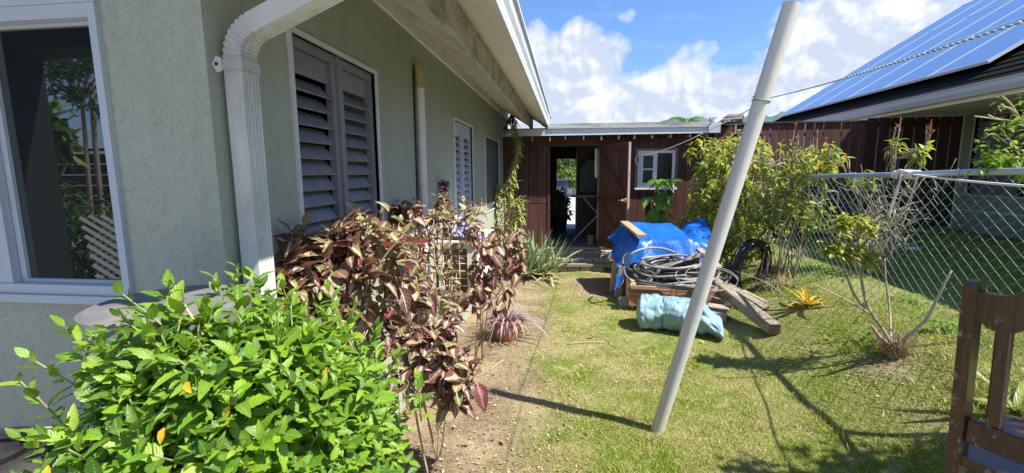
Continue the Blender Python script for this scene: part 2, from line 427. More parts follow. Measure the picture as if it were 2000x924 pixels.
def make_ground():
    def axis(lo, hi, st, far):
        a = list(np.arange(lo, hi + 1e-6, st)); k = st * 2; x = hi
        while x < far: x += k; k *= 1.6; a.append(x)
        k = st * 2; x = lo
        while x > -far: x -= k; k *= 1.6; a.insert(0, x)
        return a
    xs = axis(-2.0, 7.2, 0.1, 2500); ys = axis(0.0, 12.0, 0.1, 2500)
    mb = MB(); nx = len(xs)
    for y in ys:
        for x in xs:
            z = gz(x, y)
            if abs(x) < 9 and -1 < y < 12:
                z += 0.016 * math.sin(3.1 * x + 1.3 * math.sin(2.1 * y)) * math.cos(2.3 * y + 0.7 * x) + 0.007 * math.sin(9 * x + 2) * math.sin(8 * y)
            mb.v.append((x, y, z)); mb.uv.append((0, 0))
    for j in range(len(ys) - 1):
        for i in range(nx - 1): mb.f.append((j * nx + i, j * nx + i + 1, (j + 1) * nx + i + 1, (j + 1) * nx + i)); mb.mi.append(0)
    tag(mb.build('ground', make_ground_mat(), smooth='all', fix=False), kind='structure')
make_ground()
def gbump(x, y):
    return gz(x, y) + 0.016 * math.sin(3.1 * x + 1.3 * math.sin(2.1 * y)) * math.cos(2.3 * y + 0.7 * x) + 0.007 * math.sin(9 * x + 2) * math.sin(8 * y)

def vnoise(x, y, s, seed):
    """cheap smooth value noise for scattering"""
    r = np.random.default_rng(seed).random((64, 64)); X = x * s; Y = y * s
    xi = np.floor(X).astype(int); yi = np.floor(Y).astype(int); fx = X - xi; fy = Y - yi
    fx = fx * fx * (3 - 2 * fx); fy = fy * fy * (3 - 2 * fy); g = lambda i, j: r[(xi + i) % 64, (yi + j) % 64]
    return (g(0, 0) * (1 - fx) + g(1, 0) * fx) * (1 - fy) + (g(0, 1) * (1 - fx) + g(1, 1) * fx) * fy
def raw_mesh(name, v, f, mat, kind='stuff', uv=None):
    """triangles or quads from numpy arrays"""
    me = bpy.data.meshes.new(name); k = f.shape[1]
    me.vertices.add(len(v)); me.vertices.foreach_set('co', v.astype(np.float32).ravel())
    me.loops.add(f.size); me.loops.foreach_set('vertex_index', f.astype(np.int32).ravel())
    me.polygons.add(len(f)); me.polygons.foreach_set('loop_start', np.arange(0, f.size, k, dtype=np.int32))
    if uv is not None:
        me.uv_layers.new(name='UVMap').data.foreach_set('uv', uv[f.ravel()].astype(np.float32).ravel())
    me.materials.append(mat); me.update(calc_edges=True)
    o = bpy.data.objects.new(name, me); COL.objects.link(o); ORG[o.name] = Vector((0, 0, 0))
    if kind: o['kind'] = kind
    return o
GZ = np.vectorize(gbump)
def make_grass():
    m, t, b = newmat('grass_blade'); p = t.pos(); d = lawn_colour(t, p)
    r = t.new('ShaderNodeNewGeometry').outputs['Random Per Island']
    g = t.ramp(r, [(0.0, (0.17, 0.28, 0.022)), (0.45, (0.28, 0.38, 0.035)), (0.78, (0.40, 0.46, 0.06)), (0.97, (0.60, 0.51, 0.22))])
    s = t.ramp(r, [(0.0, (0.38, 0.33, 0.12)), (0.5, (0.60, 0.49, 0.25)), (1.0, (0.74, 0.62, 0.38))])
    c = t.mix(d, g, s); t.put(b.inputs['Base Color'], c); b.inputs['Roughness'].default_value = 0.6; b.inputs['Specular IOR Level'].default_value = 0.2
    tr = t.new('ShaderNodeBsdfTranslucent'); t.put(tr.inputs[0], c); mx = t.new('ShaderNodeMixShader'); mx.inputs[0].default_value = 0.35
    out = m.node_tree.nodes['Material Output']; t.l.new(b.outputs[0], mx.inputs[1]); t.l.new(tr.outputs[0], mx.inputs[2]); t.l.new(mx.outputs[0], out.inputs[0])
    N = 460000
    # denser near the camera
    y = 2.2 + (rng.random(N) ** 1.7) * 7.2; x = -0.9 + rng.random(N) * (0.9 + 1.15 * y)
    dens = vnoise(x, y, 1.3, 1) * 0.6 + vnoise(x, y, 5.0, 2) * 0.4
    edge = x + (vnoise(x, y, 1.6, 4) - 0.5) * 1.0
    keep = (rng.random(N) < np.clip((dens - 0.16) * 2.4, 0.12, 1)) & (rng.random(N) < np.clip((edge + 0.42) * 1.25, 0.015, 1))
    keep &= ~((x > 0.6) & (x < 2.0) & (y > 5.6) & (y < 7.2)) & ~((y > 7.6) & (x < 2.6)) & (x < 6.4)
    keep &= (np.hypot((x - 0.45) * 1.5, (y - 6.75) * 0.85) > 0.5 + 0.4 * rng.random(N))
    keep &= (np.hypot(x - 2.4, y - 3.55) > 0.06 + 0.26 * rng.random(N))
    x, y = x[keep], y[keep]; n = len(x); z = GZ(x, y)
    h = (0.008 + 0.010 * rng.random(n)) * (1 + 0.7 * (x > 2.3) * rng.random(n)) * (1 + 1.3 * (vnoise(x, y, 7.0, 9) > 0.74) * rng.random(n)) * (1 + 1.8 * (rng.random(n) > 0.985)); w = 0.0016 + 0.0018 * rng.random(n) + 0.0005 * y
    a = rng.random(n) * 6.283; la = rng.random(n) * 6.283; ln = h * (0.3 + 0.9 * rng.random(n))
    v = np.empty((n, 3, 3)); base = np.stack([x, y, z - 0.003], 1); dw = np.stack([np.cos(a) * w, np.sin(a) * w, 0 * a], 1)
    v[:, 0] = base - dw; v[:, 1] = base + dw; v[:, 2] = base + np.stack([np.cos(la) * ln, np.sin(la) * ln, h], 1)
    raw_mesh('lawn_grass', v.reshape(-1, 3), np.arange(n * 3).reshape(-1, 3), m)
make_grass()
def make_litter():
    m, t, b = newmat('leaf_litter'); r = t.new('ShaderNodeNewGeometry').outputs['Random Per Island']
    t.put(b.inputs['Base Color'], t.ramp(r, [(0, (0.10, 0.06, 0.035)), (0.3, (0.26, 0.16, 0.09)), (0.6, (0.34, 0.245, 0.15)), (0.95, (0.42, 0.33, 0.22)), (1.0, (0.58, 0.50, 0.38))])); b.inputs['Roughness'].default_value = 0.9
    N = 15000
    y = 2.2 + (rng.random(N) ** 1.5) * 5.6; x = -1.15 + rng.random(N) * 2.6
    e = x + (vnoise(x, y, 1.6, 4) - 0.5) * 1.2; k = rng.random(N) < np.clip(0.9 - e * 1.5, 0.006, 1)
    x2 = rng.random(3500) * 0.9 + 0.05; y2 = rng.random(3500) * 1.7 + 5.9
    x3 = rng.normal(2.4, 0.22, 700); y3 = rng.normal(3.55, 0.2, 700)
    x = np.concatenate([x[k], x2, x3]); y = np.concatenate([y[k], y2, y3]); n = len(x); z = GZ(x, y) + 0.004 + 0.008 * rng.random(n)
    s = 0.0024 + 0.0062 * rng.random(n) ** 4.5; el = 1 + 1.6 * rng.random(n); a = rng.random(n) * 6.283
    u = np.stack([np.cos(a) * s * el, np.sin(a) * s * el, s * (rng.random(n) - 0.5)], 1); w = np.stack([-np.sin(a) * s, np.cos(a) * s, s * (rng.random(n) - 0.5)], 1)
    c = np.stack([x, y, z], 1); v = np.empty((n, 4, 3)); v[:, 0] = c - u; v[:, 1] = c - w; v[:, 2] = c + u; v[:, 3] = c + w; v[:, 3, 2] += s * 0.4
    raw_mesh('leaf_litter', v.reshape(-1, 3), np.arange(n * 4).reshape(-1, 4), m)
make_litter()

# paved drive and kerb beyond the shed's back door, porch slab under the camera, hills
M_DRIVE = plain('pale_driveway', (0.40, 0.39, 0.37), 0.9, 0.15, 3, 0.2, 40)
def make_drive():
    mb = MB(); xs = [-4, -1, 2, 5]; ys = [10.98, 12, 13, 15, 18, 22, 30, 44]
    for y in ys:
        for x in xs: mb.v.append((x, y, gz(x, y) + 0.006)); mb.uv.append((0, 0))
    for j in range(len(ys) - 1):
        for i in range(3): mb.f.append((j * 4 + i, j * 4 + i + 1, j * 4 + i + 5, j * 4 + i + 4)); mb.mi.append(0)
    tag(mb.build('driveway', M_DRIVE, fix=False), kind='structure')
make_drive()
tag(MB().box((-4.2, -3.0, -0.1), (0.85, 0.72, 0.42)).box((0.8505, -3.0, -0.1), (3.0, 1.6, 0.42)).build('porch_slab', M_CONC), kind='structure')
def make_hills():
    m, t, b = newmat('forested_hill'); p = t.map(t.pos(), (0.02, 0.02, 0.03))
    t.put(b.inputs['Base Color'], t.mix(t.noise(p, 2.0, 6, 0.7), (0.05, 0.105, 0.115), (0.115, 0.19, 0.18))); b.inputs['Roughness'].default_value = 1  # forest green shifted to blue, distance haze put into the colour
    b.inputs['Specular IOR Level'].default_value = 0
    mb = MB(); N = 190; R = 1600; r2 = random.Random(5)
    for k, (rr, hh) in enumerate(((R, 0), (R + 120, 0.62), (R + 330, 1.0), (R + 800, 0.2))):
        for i in range(N):
            th = math.radians(-46 + 100 * i / (N - 1)); x = rr * math.sin(th); y = rr * math.cos(th)
            hgt = 214 + 8 * math.sin(15 * th + 0.2) + 6 * math.sin(29 * th + 1) + 3 * math.sin(61 * th) - 60 * (1 - sstep(0.10, 0.22, th))
            hgt += r2.uniform(-1, 1) * 8.0 if hh > 0.5 else 0
            mb.v.append((x, y, -4 + hgt * hh)); mb.uv.append((0, 0))
    for k in range(3):
        for i in range(N - 1): mb.f.append((k * N + i, k * N + i + 1, (k + 1) * N + i + 1, (k + 1) * N + i)); mb.mi.append(0)
    tag(mb.build('hills', m, smooth='all', fix=False), kind='structure')
make_hills()

# ---------------------------------------------------------------- the house on the left
HX = -1.17           # outer face of its side wall
def wall_boxes(mb, ax, c0, c1, a0, a1, z0, z1, holes):
    """wall between c0 and c1 across axis ax, running a0..a1, with rectangular holes (a, b, zlo, zhi)"""
    cuts = sorted({a0, a1, *[h[0] for h in holes], *[h[1] for h in holes]})
    def bx(a, b, lo, hi):
        if hi - lo < 1e-4: return
        mb.box((c0, a, lo), (c1, b, hi)) if ax == 0 else mb.box((a, c0, lo), (b, c1, hi))
    for a, b in zip(cuts[:-1], cuts[1:]):
        h = [q for q in holes if q[0] <= a + 1e-6 and q[1] >= b - 1e-6]
        if h: bx(a, b, z0, h[0][2]); bx(a, b, h[0][3], z1)
        else: bx(a, b, z0, z1)
W1 = (1.872, 2.722, 1.28, 2.300); W2 = (4.67, 5.56, 1.15, 2.255); W3 = (6.46, 7.68, 1.15, 2.22)
PW = (-1.94, -1.537, 1.275, 2.262)   # sliding window in the wall that faces the camera
house = thing('house', (HX, 1.4, 0), 'pale green stuccoed bungalow with deep white eaves along the left side', 'house')
def make_house():
    mb = MB(); wall_boxes(mb, 0, HX - 0.2, HX, 1.6, 8.9, -0.1, 2.98, [W1, W2, W3])
    mb.build('wall', M_STUCCO, house)
    mb = MB(); wall_boxes(mb, 1, 1.4, 1.5995, -4.2, HX, -0.1, 2.86, [(-2.9, PW[1], PW[2], PW[3])])
    mb.build('wall', M_STUCCO, house)
    # rooms behind the openings, their lack of light put into a near-black colour
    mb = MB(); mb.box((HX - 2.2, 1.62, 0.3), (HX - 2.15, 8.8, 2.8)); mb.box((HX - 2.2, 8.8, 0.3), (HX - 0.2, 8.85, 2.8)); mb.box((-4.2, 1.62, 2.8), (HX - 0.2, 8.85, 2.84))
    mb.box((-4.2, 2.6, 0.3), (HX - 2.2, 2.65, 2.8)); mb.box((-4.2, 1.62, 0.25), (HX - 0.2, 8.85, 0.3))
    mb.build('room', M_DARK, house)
    # frieze board under the rafters
    MB().box((HX + 0.0005, 0.75, 2.73), (HX + 0.024, 8.9, 2.99)).build('frieze_board', M_CREAM, house)
    # rafters, sloping down and out at 32 degrees
    sl = 0.62
    rb = MB(); x0, x1 = HX + 0.02, -0.70
    def zr(x): return 2.835 - sl * (x - HX)
    rb.prism([(x0, zr(x0)), (x1, zr(x1)), (x1, zr(x1) + 0.15), (x0, zr(x0) + 0.15)], 1, -0.022, 0.022)
    for i in range(len(rb.v)): pass
    me = None
    for i in range(13):
        y = 1.86 + i * 0.545
        if me is None:
            o = rb.build('rafter', M_RAFTER, house); me = o.data; o.location = Vector((0, y - 0, 0)); base = o
        else:
            c = base.copy(); COL.objects.link(c); c.parent = house; c.location = Vector((0, y, 0))
    # soffit sheet above the rafters and the strips beyond the fascia
    def strip(name, mat, xa, za, xb, zb, t=0.015, y0=0.75, y1=8.9):
        MB().prism([(xa, za), (xb, zb), (xb, zb + t), (xa, za + t)], 1, y0, y1).build(name, mat, house)
    strip('soffit', plain('shaded_soffit', (0.40, 0.365, 0.30), 0.8, 0.08, 4),  HX, zr(HX) + 0.151, -0.702, zr(-0.702) + 0.151)  # soffit darker than the rafters, bounce-light contrast put into its colour
    MB().box((-0.70, 0.7, 2.525), (-0.665, 8.9, 2.745)).build('fascia_board', M_FASCIA, house)
    strip('eave_board', M_CREAM, -0.664, 2.722, -0.512, 2.628, 0.02)
    strip('eave_board', M_CREAM, -0.508, 2.612, -0.372, 2.528, 0.02)
    # gutter: a moulded trough with a rolled lip, white outside
    gp = [(-0.372, 2.522), (-0.345, 2.515), (-0.338, 2.56), (-0.346, 2.60), (-0.330, 2.64), (-0.322, 2.70), (-0.305, 2.712), (-0.305, 2.735), (-0.330, 2.735), (-0.345, 2.70), (-0.372, 2.70)]
    MB().prism(gp, 1, 0.7, 8.45).build('gutter', M_WHITE, house)
    MB().prism([(-0.375, 2.705), (-0.318, 2.74), (-0.318, 2.762), (HX - 1.4, 2.762 + 1.4), (HX - 1.4, 4.10)], 1, 0.68, 8.95).build('roof', plain('roof_sheet', (0.16, 0.15, 0.14), 0.8), house)
    louvre(W1, M_LOUVRE, 11, True, 'slate blue louvre window of two tall leaves, nearest of the three on the side wall')
    louvre(W2, M_LOUVRE_P, 12, True, 'paler louvre window of two leaves, middle of the three on the side wall')
    louvre(W3, M_SCREEN, 11, False, 'dark screened window at the far end of the side wall')
    sliding()
    downspout()
def louvre(W, mat, n, two, label):
    y0, y1, z0, z1 = W; x = HX
    trim = MB(); t = 0.022
    for a, b, c, d in ((y0 - t, y0, z0 - t, z1 + t), (y1, y1 + t, z0 - t, z1 + t), (y0, y1, z1, z1 + t), (y0, y1, z0 - t, z0)):
        trim.box((x - 0.06, a, c), (x + 0.012, b, d))
    f = tag(trim.build('louvre_window', M_WHITE, house), label)
    sash = MB(); ym = (y0 + y1) / 2; s = 0.044
    leaves = [(y0, ym - 0.012), (ym + 0.012, y1)] if two else [(y0, ym - 0.01), (ym + 0.01, y1)]
    for a, b in leaves:
        for q in ((a, a + s, z0, z1), (b - s, b, z0, z1), (a + s, b - s, z1 - s, z1), (a + s, b - s, z0, z0 + s)):
            sash.box((x - 0.055, q[0], q[2]), (x - 0.018, q[1], q[3]))
    sash.box((x - 0.05, ym - 0.0119, z0), (x - 0.006, ym + 0.0119, z1))
    sash.build('sash', mat, f)
    if not two:
        MB().box((x - 0.017, y0 + 0.03, z0 + 0.03), (x - 0.014, y1 - 0.03, z1 - 0.03)).build('insect_screen', M_SCREEN, f)
    # slats, tilted; the lower ones stand wider open
    me = {}
    pitch = (z1 - z0 - 2 * s - 0.11) / n
    for li, (a, b) in enumerate(leaves):
        L = b - a - 2 * s - 0.006
        sb = MB().cbox((0, 0, 0), (0.094, L, 0.008), None, 0.002); base = None
        # fixed top panel
        MB().box((x - 0.046, a + s + 0.002, z1 - s - 0.105), (x - 0.036, b - s - 0.002, z1 - s - 0.003)).build('top_panel', mat, f)
        for k in range(n):
            zc = z0 + s + pitch * (k + 0.5)
            ang = math.radians(44 + 16 * (1 - k / n)) + 0.02 * math.sin(k * 3.1 + li)
            M = Matrix.Translation((x - 0.055, (a + b) / 2, zc)) @ Matrix.Rotation(ang, 4, 'Y')
            if base is None:
                base = sb.build('slat', mat, f); base.data.transform(Matrix.Translation(ORG['house'])); ms = base.data
                base.matrix_local = Matrix.Translation(-ORG['house']) @ M
            else: share('slat', ms, f, M)
def sliding():
    x0, x1, z0, z1 = -2.9, PW[1], PW[2], PW[3]; y = 1.40
    f = MB()
    for q in ((x1 - 0.028, x1, z0, z1), (x0, x1 - 0.028, z1 - 0.045, z1), (x0, x1 - 0.028, z0, z0 + 0.0355)):
        f.box((q[0], y - 0.018, q[2]), (q[1], y + 0.07, q[3]))
    f.box((x0, y - 0.016, z1 + 0.002), (x1, y + 0.03, z1 + 0.055))
    w = tag(f.build('sliding_window', M_ALU, house), 'white aluminium sliding window reflecting trees and a lattice screen')
    # far sash with the reflecting pane, near sash edge on the left
    xa, xb = -2.03, x1 - 0.029
    s = MB()
    for q in ((xa, xa + 0.03, z0 + 0.036, z1 - 0.046), (xa + 0.03, xb, z0 + 0.036, z0 + 0.048), (xa + 0.03, xb, z1 - 0.058, z1 - 0.046)):
        s.box((q[0], y + 0.016, q[2]), (q[1], y + 0.045, q[3]))
    s.build('sash', M_ALU, w)
    MB().box((xa + 0.03, y + 0.028, z0 + 0.048), (xb, y + 0.034, z1 - 0.058)).build('pane', M_GLASS, w)
    s = MB()
    for q in ((xa - 0.062, xa + 0.006, z0 + 0.036, z1 - 0.046), (x0, xa - 0.062, z0 + 0.036, z0 + 0.1), (x0, xa - 0.062, z1 - 0.1, z1 - 0.046)):
        s.box((q[0], y - 0.012, q[2]), (q[1], y + 0.014, q[3]))
    s.build('sash', M_ALU, w)
    MB().box((x0, y + 0.001, z0 + 0.1), (xa - 0.062, y + 0.006, z1 - 0.1)).build('pane', M_GLASS, w)
    MB().box((x0, y - 0.032, z0 - 0.03), (x1 + 0.004, y + 0.06, z0 - 0.001)).build('sill', M_ALU, w)
def downspout():
    """rectangular ribbed pipe swept up the wall and out to the gutter"""
    a = 0.033; b = 0.042       # half sizes across and along the wall
    xw = -1.116; yc = 1.490
    path = [(xw, 0.2), (xw, 1.0), (xw, 1.9), (xw, 2.09)]
    R = 0.115; ang_end = math.radians(68); cx = xw + R; n = 12; crimp = []
    for i in range(1, 2 * n + 1):
        th = ang_end * i / (2 * n); path.append((cx - R * math.cos(th), 2.09 + R * math.sin(th))); crimp.append(len(path) - 1)
    dx, dz = math.sin(ang_end), math.cos(ang_end)
    p = path[-1]; path += [(p[0] + dx * 0.03, p[1] + dz * 0.03), (p[0] + dx * 0.50, p[1] + dz * 0.50)]
    q = path[-1]
    for i in range(1, 7):
        th = ang_end * (1 - i / 6); path.append((path[-1][0] + 0.02 * math.sin(th), path[-1][1] + 0.02 * math.cos(th)))
    path.append((path[-1][0], path[-1][1] + 0.1))
    # section: ribbed outer face, plain sides
    sec = []
    ribs = 5
    for i in range(ribs * 4 + 1):
        v = -b + 2 * b * i / (ribs * 4); sec.append((a - (0.003 if i % 4 in (1, 2) and 1 < i < ribs * 4 - 1 else 0), v))
    sec += [(-a, b), (-a, -b)]
    mb = MB(); k = len(sec)
    for i, (x, z) in enumerate(path):
        t = (path[min(i + 1, len(path) - 1)][0] - path[max(i - 1, 0)][0], path[min(i + 1, len(path) - 1)][1] - path[max(i - 1, 0)][1])
        l = math.hypot(*t); t = (t[0] / l, t[1] / l); nrm = (t[1], -t[0])
        s = 1.0
        if i in crimp: s = 0.90 if crimp.index(i) % 3 == 1 else 1.0
        mb.v += [(x + nrm[0] * u * s, yc + v * (1 + (s - 1) * 0.6), z + nrm[1] * u * s) for u, v in sec]; mb.uv += [(0, 0)] * k
    for i in range(len(path) - 1):
        for j in range(k):
            mb.f.append((i * k + j, i * k + (j + 1) % k, (i + 1) * k + (j + 1) % k, (i + 1) * k + j)); mb.mi.append(0)
    d = mb.build('downspout', M_PIPE, house)
    # strap with pointed lug, sleeve at the elbow
    s = MB()
    for sx, ex in ((1, 0.004), ):
        s.box((xw - a - 0.004, yc - b - 0.004, 2.05), (xw + a + 0.004, yc - b - 0.0005, 2.083)); s.box((xw + a + 0.0005, yc - b - 0.0035, 2.0505), (xw + a + 0.0045, yc + b + 0.004, 2.0825))
    s.build('strap', M_PIPE, d)
    lug = MB().prism([(-1.1105, 2.036), (-1.1105, 2.074), (-1.129, 2.082), (-1.144, 2.056), (-1.129, 2.030)], 1, 1.392, 1.397)
    lug.build('lug', M_PIPE, d)
    MB().tube([(-1.128, 1.3915, 2.056), (-1.128, 1.389, 2.056)], 0.006, 8).build('screw', M_DARK, d)
make_house()

conduit = thing('conduit_pipe', (HX + 0.04, 3.47, 0.3), 'white vertical pipe with beige elbow cap on the wall between two windows', 'pipe')
MB().tube([(HX + 0.042, 3.47, 0.25), (HX + 0.042, 3.47, 2.37)], 0.032, 16).build('pipe', M_PVC, conduit, smooth=True)
cb = MB().lathe([(0.040, 2.35), (0.042, 2.365), (0.041, 2.44), (0.041, 2.465)], (HX + 0.042, 3.47, 0), 16)
cb.tube(catmull([(HX + 0.042, 3.47, 2.46), (HX + 0.036, 3.47, 2.495), (HX + 0.008, 3.47, 2.518), (HX - 0.05, 3.47, 2.525)], 4), 0.041, 14)
cb.build('elbow_cap', M_BEIGE, conduit, smooth=True)
MB().tube(catmull([(HX + 0.008, 3.415, 0.3), (HX + 0.008, 3.418, 1.2), (HX + 0.008, 3.425, 2.2), (HX + 0.012, 3.43, 2.52)], 4), 0.007, 6).build('cable', M_BLACK, conduit)

def make_ac():
    x0, x1, y0, y1, z0, z1 = HX + 0.03, -0.80, 3.86, 4.68, 0.60, 1.10
    t = thing('air_conditioner', (x0, y0, z0), 'white outdoor air conditioner unit with side grille fixed to the house wall', 'air conditioner')
    w = plain('white_casing', (0.72, 0.71, 0.66), 0.45, 0.06, 5, dirt=(0.5, 0.44, 0.34), dirt_amt=0.3)
    g = 0.045
    mb = MB().box((x0, y0 + 0.04, z0), (x1, y1, z1 - 0.02)); mb.box((x1 - 0.075, y0, z0), (x1, y0 + 0.0395, z1 - 0.02)); mb.box((x0, y0, z0), (x0 + g, y0 + 0.0395, z1 - 0.02))
    mb.box((x0 + g, y0, z0), (x1 - 0.075, y0 + 0.0395, z0 + 0.03)); mb.box((x0 + g, y0, z1 - 0.06), (x1 - 0.075, y0 + 0.0395, z1 - 0.02))
    mb.build('casing', w, t)
    MB().cbox(((x0 + x1) / 2, (y0 + y1) / 2, z1 - 0.005), (x1 - x0 + 0.05, y1 - y0 + 0.05, 0.03), None, 0.006).build('lid', w, t)
    MB().box((x0 + g, y0 + 0.022, z0 + 0.03), (x1 - 0.075, y0 + 0.0385, z1 - 0.06)).build('coil', plain('brown_fins', (0.12, 0.075, 0.05), 0.8, 0.3, 30), t)
    gr = MB()
    for i in range(7):
        z = z0 + 0.03 + (z1 - z0 - 0.09) * i / 6; gr.tube([(x0 + g, y0 + 0.012, z), (x1 - 0.075, y0 + 0.012, z)], 0.004, 5)
    for i in range(4):
        x = x0 + g + (x1 - 0.075 - x0 - g) * i / 3; gr.tube([(x, y0 + 0.009, z0 + 0.03), (x, y0 + 0.009, z1 - 0.06)], 0.004, 5)
    gr.build('guard', w, t)
    fan = MB()
    for r in (0.06, 0.11, 0.16, 0.20):
        fan.tube([(x1 + 0.008, y0 + 0.33 + r * math.cos(a * 0.262), z0 + 0.25 + r * math.sin(a * 0.262)) for a in range(24)], 0.004, 5, closed=True)
    fan.build('fan_guard', w, t)
    for y in (y0 + 0.12, y1 - 0.12):
        br = MB().box((HX, y - 0.02, z0 - 0.03), (x1, y + 0.02, z0 - 0.001)); br.bar((HX + 0.01, y, z0 - 0.28), (x1 - 0.05, y, z0 - 0.035), 0.03, 0.02); br.build('bracket', w, t)
make_ac()
# crumpled violet cloth on the air conditioner
def cloth_sheet(nx, ny, fn):
    mb = MB()
    for j in range(ny + 1):
        for i in range(nx + 1):
            mb.v.append(tuple(fn(i / nx, j / ny))); mb.uv.append((i / nx, j / ny))
    for j in range(ny):
        for i in range(nx): mb.f.append((j * (nx + 1) + i, j * (nx + 1) + i + 1, (j + 1) * (nx + 1) + i + 1, (j + 1) * (nx + 1) + i)); mb.mi.append(0)
    return mb
def vio(u, v):
    x = -1.12 + 0.36 * u; y = 3.86 + 0.30 * v
    return (x, y, 1.112 + 0.16 * math.exp(-((u - 0.45) ** 2 + (v - 0.4) ** 2) * 7) * (1 + 0.25 * math.sin(9 * u + 5 * v)) + 0.01 * math.sin(20 * u) * math.cos(17 * v))
tag(cloth_sheet(16, 16, vio).build('cloth', plain('violet_cloth', (0.30, 0.26, 0.62), 0.8, 0.1), None, 'all', (-0.95, 4.0, 1.11)), 'crumpled violet cloth lying on top of the white air conditioner', 'cloth')

# ---------------------------------------------------------------- wooden shed across the end
SY = 8.30; FLOOR = 0.36
shed = thing('wooden_shed', (0.6, SY, 0), 'dark brown board shed with open door and white window at the end of the yard', 'shed')
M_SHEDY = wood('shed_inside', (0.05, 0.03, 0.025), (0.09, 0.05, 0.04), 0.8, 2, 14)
def make_shed():
    D = (-0.31, 0.545, FLOOR, 2.17); WN = (1.235, 1.865, 1.43, 2.075)
    bw = 0.163; x = HX - 0.02; k = 0
    r2 = random.Random(11)
    while x < 2.80:
        a, b = x, min(x + bw - 0.006, 2.80)
        segs = [(0.06, 2.235)]
        lo_hi = []
        def clip(a, b):
            parts = [(a, b, 0.06, 2.235)]
            for h in (D, WN):
                out = []
                for (p, q, z0, z1) in parts:
                    if q <= h[0] + 1e-4 or p >= h[1] - 1e-4: out.append((p, q, z0, z1)); continue
                    if p < h[0]: out.append((p, h[0], z0, z1))
                    if q > h[1]: out.append((h[1], q, z0, z1))
                    m0, m1 = max(p, h[0]), min(q, h[1])
                    if h[2] > z0 + 0.05 and h is not D: out.append((m0, m1, z0, h[2]))
                    if h[3] < z1 - 0.02: out.append((m0, m1, h[3], z1))
                parts = out
            return parts
        dy = r2.uniform(-0.004, 0.004)
        for p, q, z0, z1 in clip(a, b):
            if q - p < 0.012: continue
            # boards left of the door meet in a joint at mid height
            zs = [(z0, z1)] if x > 0.5 or z1 - z0 < 1.5 else [(z0, 1.13 + r2.uniform(-0.015, 0.01)), (1.145, z1)]
            for c, d in zs:
                MB().cbox(((p + q) / 2, SY + dy, (c + d) / 2), (q - p, 0.022, d - c), None, 0.003).build('board', M_SHED, shed)
        x += bw; k += 1
    # upper band under the eave, framing
    MB().box((HX - 0.02, SY - 0.02, 2.236), (2.8, SY + 0.02, 2.46)).build('top_plate', M_SHEDX, shed)
    MB().cbox((0.1175, SY - 0.01, 2.205), (0.98, 0.03, 0.06)).build('lintel', M_SHEDX, shed)
    for xx in (D[0] - 0.022, D[1] + 0.022):
        MB().box((xx - 0.02, SY - 0.022, FLOOR), (xx + 0.02, SY + 0.10, 2.174)).build('door_post', M_SHED, shed)
    # eave: painted fascia, grey capping board, batten ends below
    MB().cbox((0.62, SY - 0.30, 2.395), (3.52, 0.025, 0.115), None, 0.003).build('fascia_board', plain('blue_white_board', (0.66, 0.70, 0.74), 0.55, 0.08, 6, 0.1, 50, dirt=(0.4, 0.38, 0.35), dirt_amt=0.4, stretch=(0.3, 1, 1)), shed)
    cm = wood('silvered_capping', (0.42, 0.42, 0.42), (0.62, 0.62, 0.60), 0.85, 0, 12, (0.14, 0.13, 0.12), 0.7, 0.2)
    c = MB(); c.bar((-0.34, SY - 0.315, 2.494), (0.7, SY - 0.315, 2.492), 0.045, 0.08); c.bar((0.704, SY - 0.315, 2.493), (2.33, SY - 0.315, 2.480), 0.04, 0.085); c.build('capping_board', cm, shed)
    rs = MB(); n = 46
    prof = [(-0.36 + 3.14 * i / (n * 2), (0.012 if i % 2 else -0.008)) for i in range(2 * n + 1)]
    top = [(x, 2.528 + z + 0.012 * math.sin(3 * x)) for x, z in prof]
    for (x, z) in top: rs.v += [(x, SY - 0.29, z - 0.016), (x, 11.1, z + 0.05)]; rs.uv += [(0, 0)] * 2
    for i in range(2 * n): rs.f.append((2 * i, 2 * i + 2, 2 * i + 3, 2 * i + 1)); rs.mi.append(0)
    r = rs.build('roof_sheet', plain('old_zinc', (0.42, 0.43, 0.44), 0.55, 0.2, 6, metal=0.3, dirt=(0.2, 0.15, 0.12), dirt_amt=0.5), shed, fix=False)
    for i in range(22):
        xx = -0.62 + i * 0.147 + r2.uniform(-0.02, 0.02)
        L = r2.uniform(0.045, 0.085)
        MB().box((xx - 0.009, SY - 0.30, 2.335 - L), (xx + 0.009, SY - 0.02, 2.336)).build('batten', M_TANWOOD, shed) if i % 2 == 0 else MB().box((xx - 0.012, SY - 0.275, 2.30), (xx + 0.012, SY - 0.02, 2.336)).build('batten', M_SHEDX, shed)
    # dark interior: floor, side walls, back wall with its own open doorway, ceiling
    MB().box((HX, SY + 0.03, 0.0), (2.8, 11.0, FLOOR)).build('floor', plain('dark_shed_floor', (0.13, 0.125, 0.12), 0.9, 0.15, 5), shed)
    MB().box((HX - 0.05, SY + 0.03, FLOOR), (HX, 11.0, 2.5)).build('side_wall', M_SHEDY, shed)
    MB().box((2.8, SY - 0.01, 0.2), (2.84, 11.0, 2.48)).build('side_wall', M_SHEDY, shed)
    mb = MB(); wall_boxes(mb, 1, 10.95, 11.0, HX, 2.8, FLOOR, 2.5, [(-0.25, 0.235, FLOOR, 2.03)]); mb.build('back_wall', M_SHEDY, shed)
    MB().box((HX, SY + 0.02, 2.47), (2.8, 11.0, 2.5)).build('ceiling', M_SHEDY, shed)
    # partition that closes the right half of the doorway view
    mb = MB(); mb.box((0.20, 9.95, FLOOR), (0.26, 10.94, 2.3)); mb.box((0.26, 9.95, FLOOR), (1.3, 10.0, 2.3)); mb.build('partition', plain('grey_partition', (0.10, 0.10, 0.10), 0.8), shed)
    # open door, swung out to the right
    hx, hy = 0.55, SY - 0.035; ang = math.radians(-59); W = 0.85
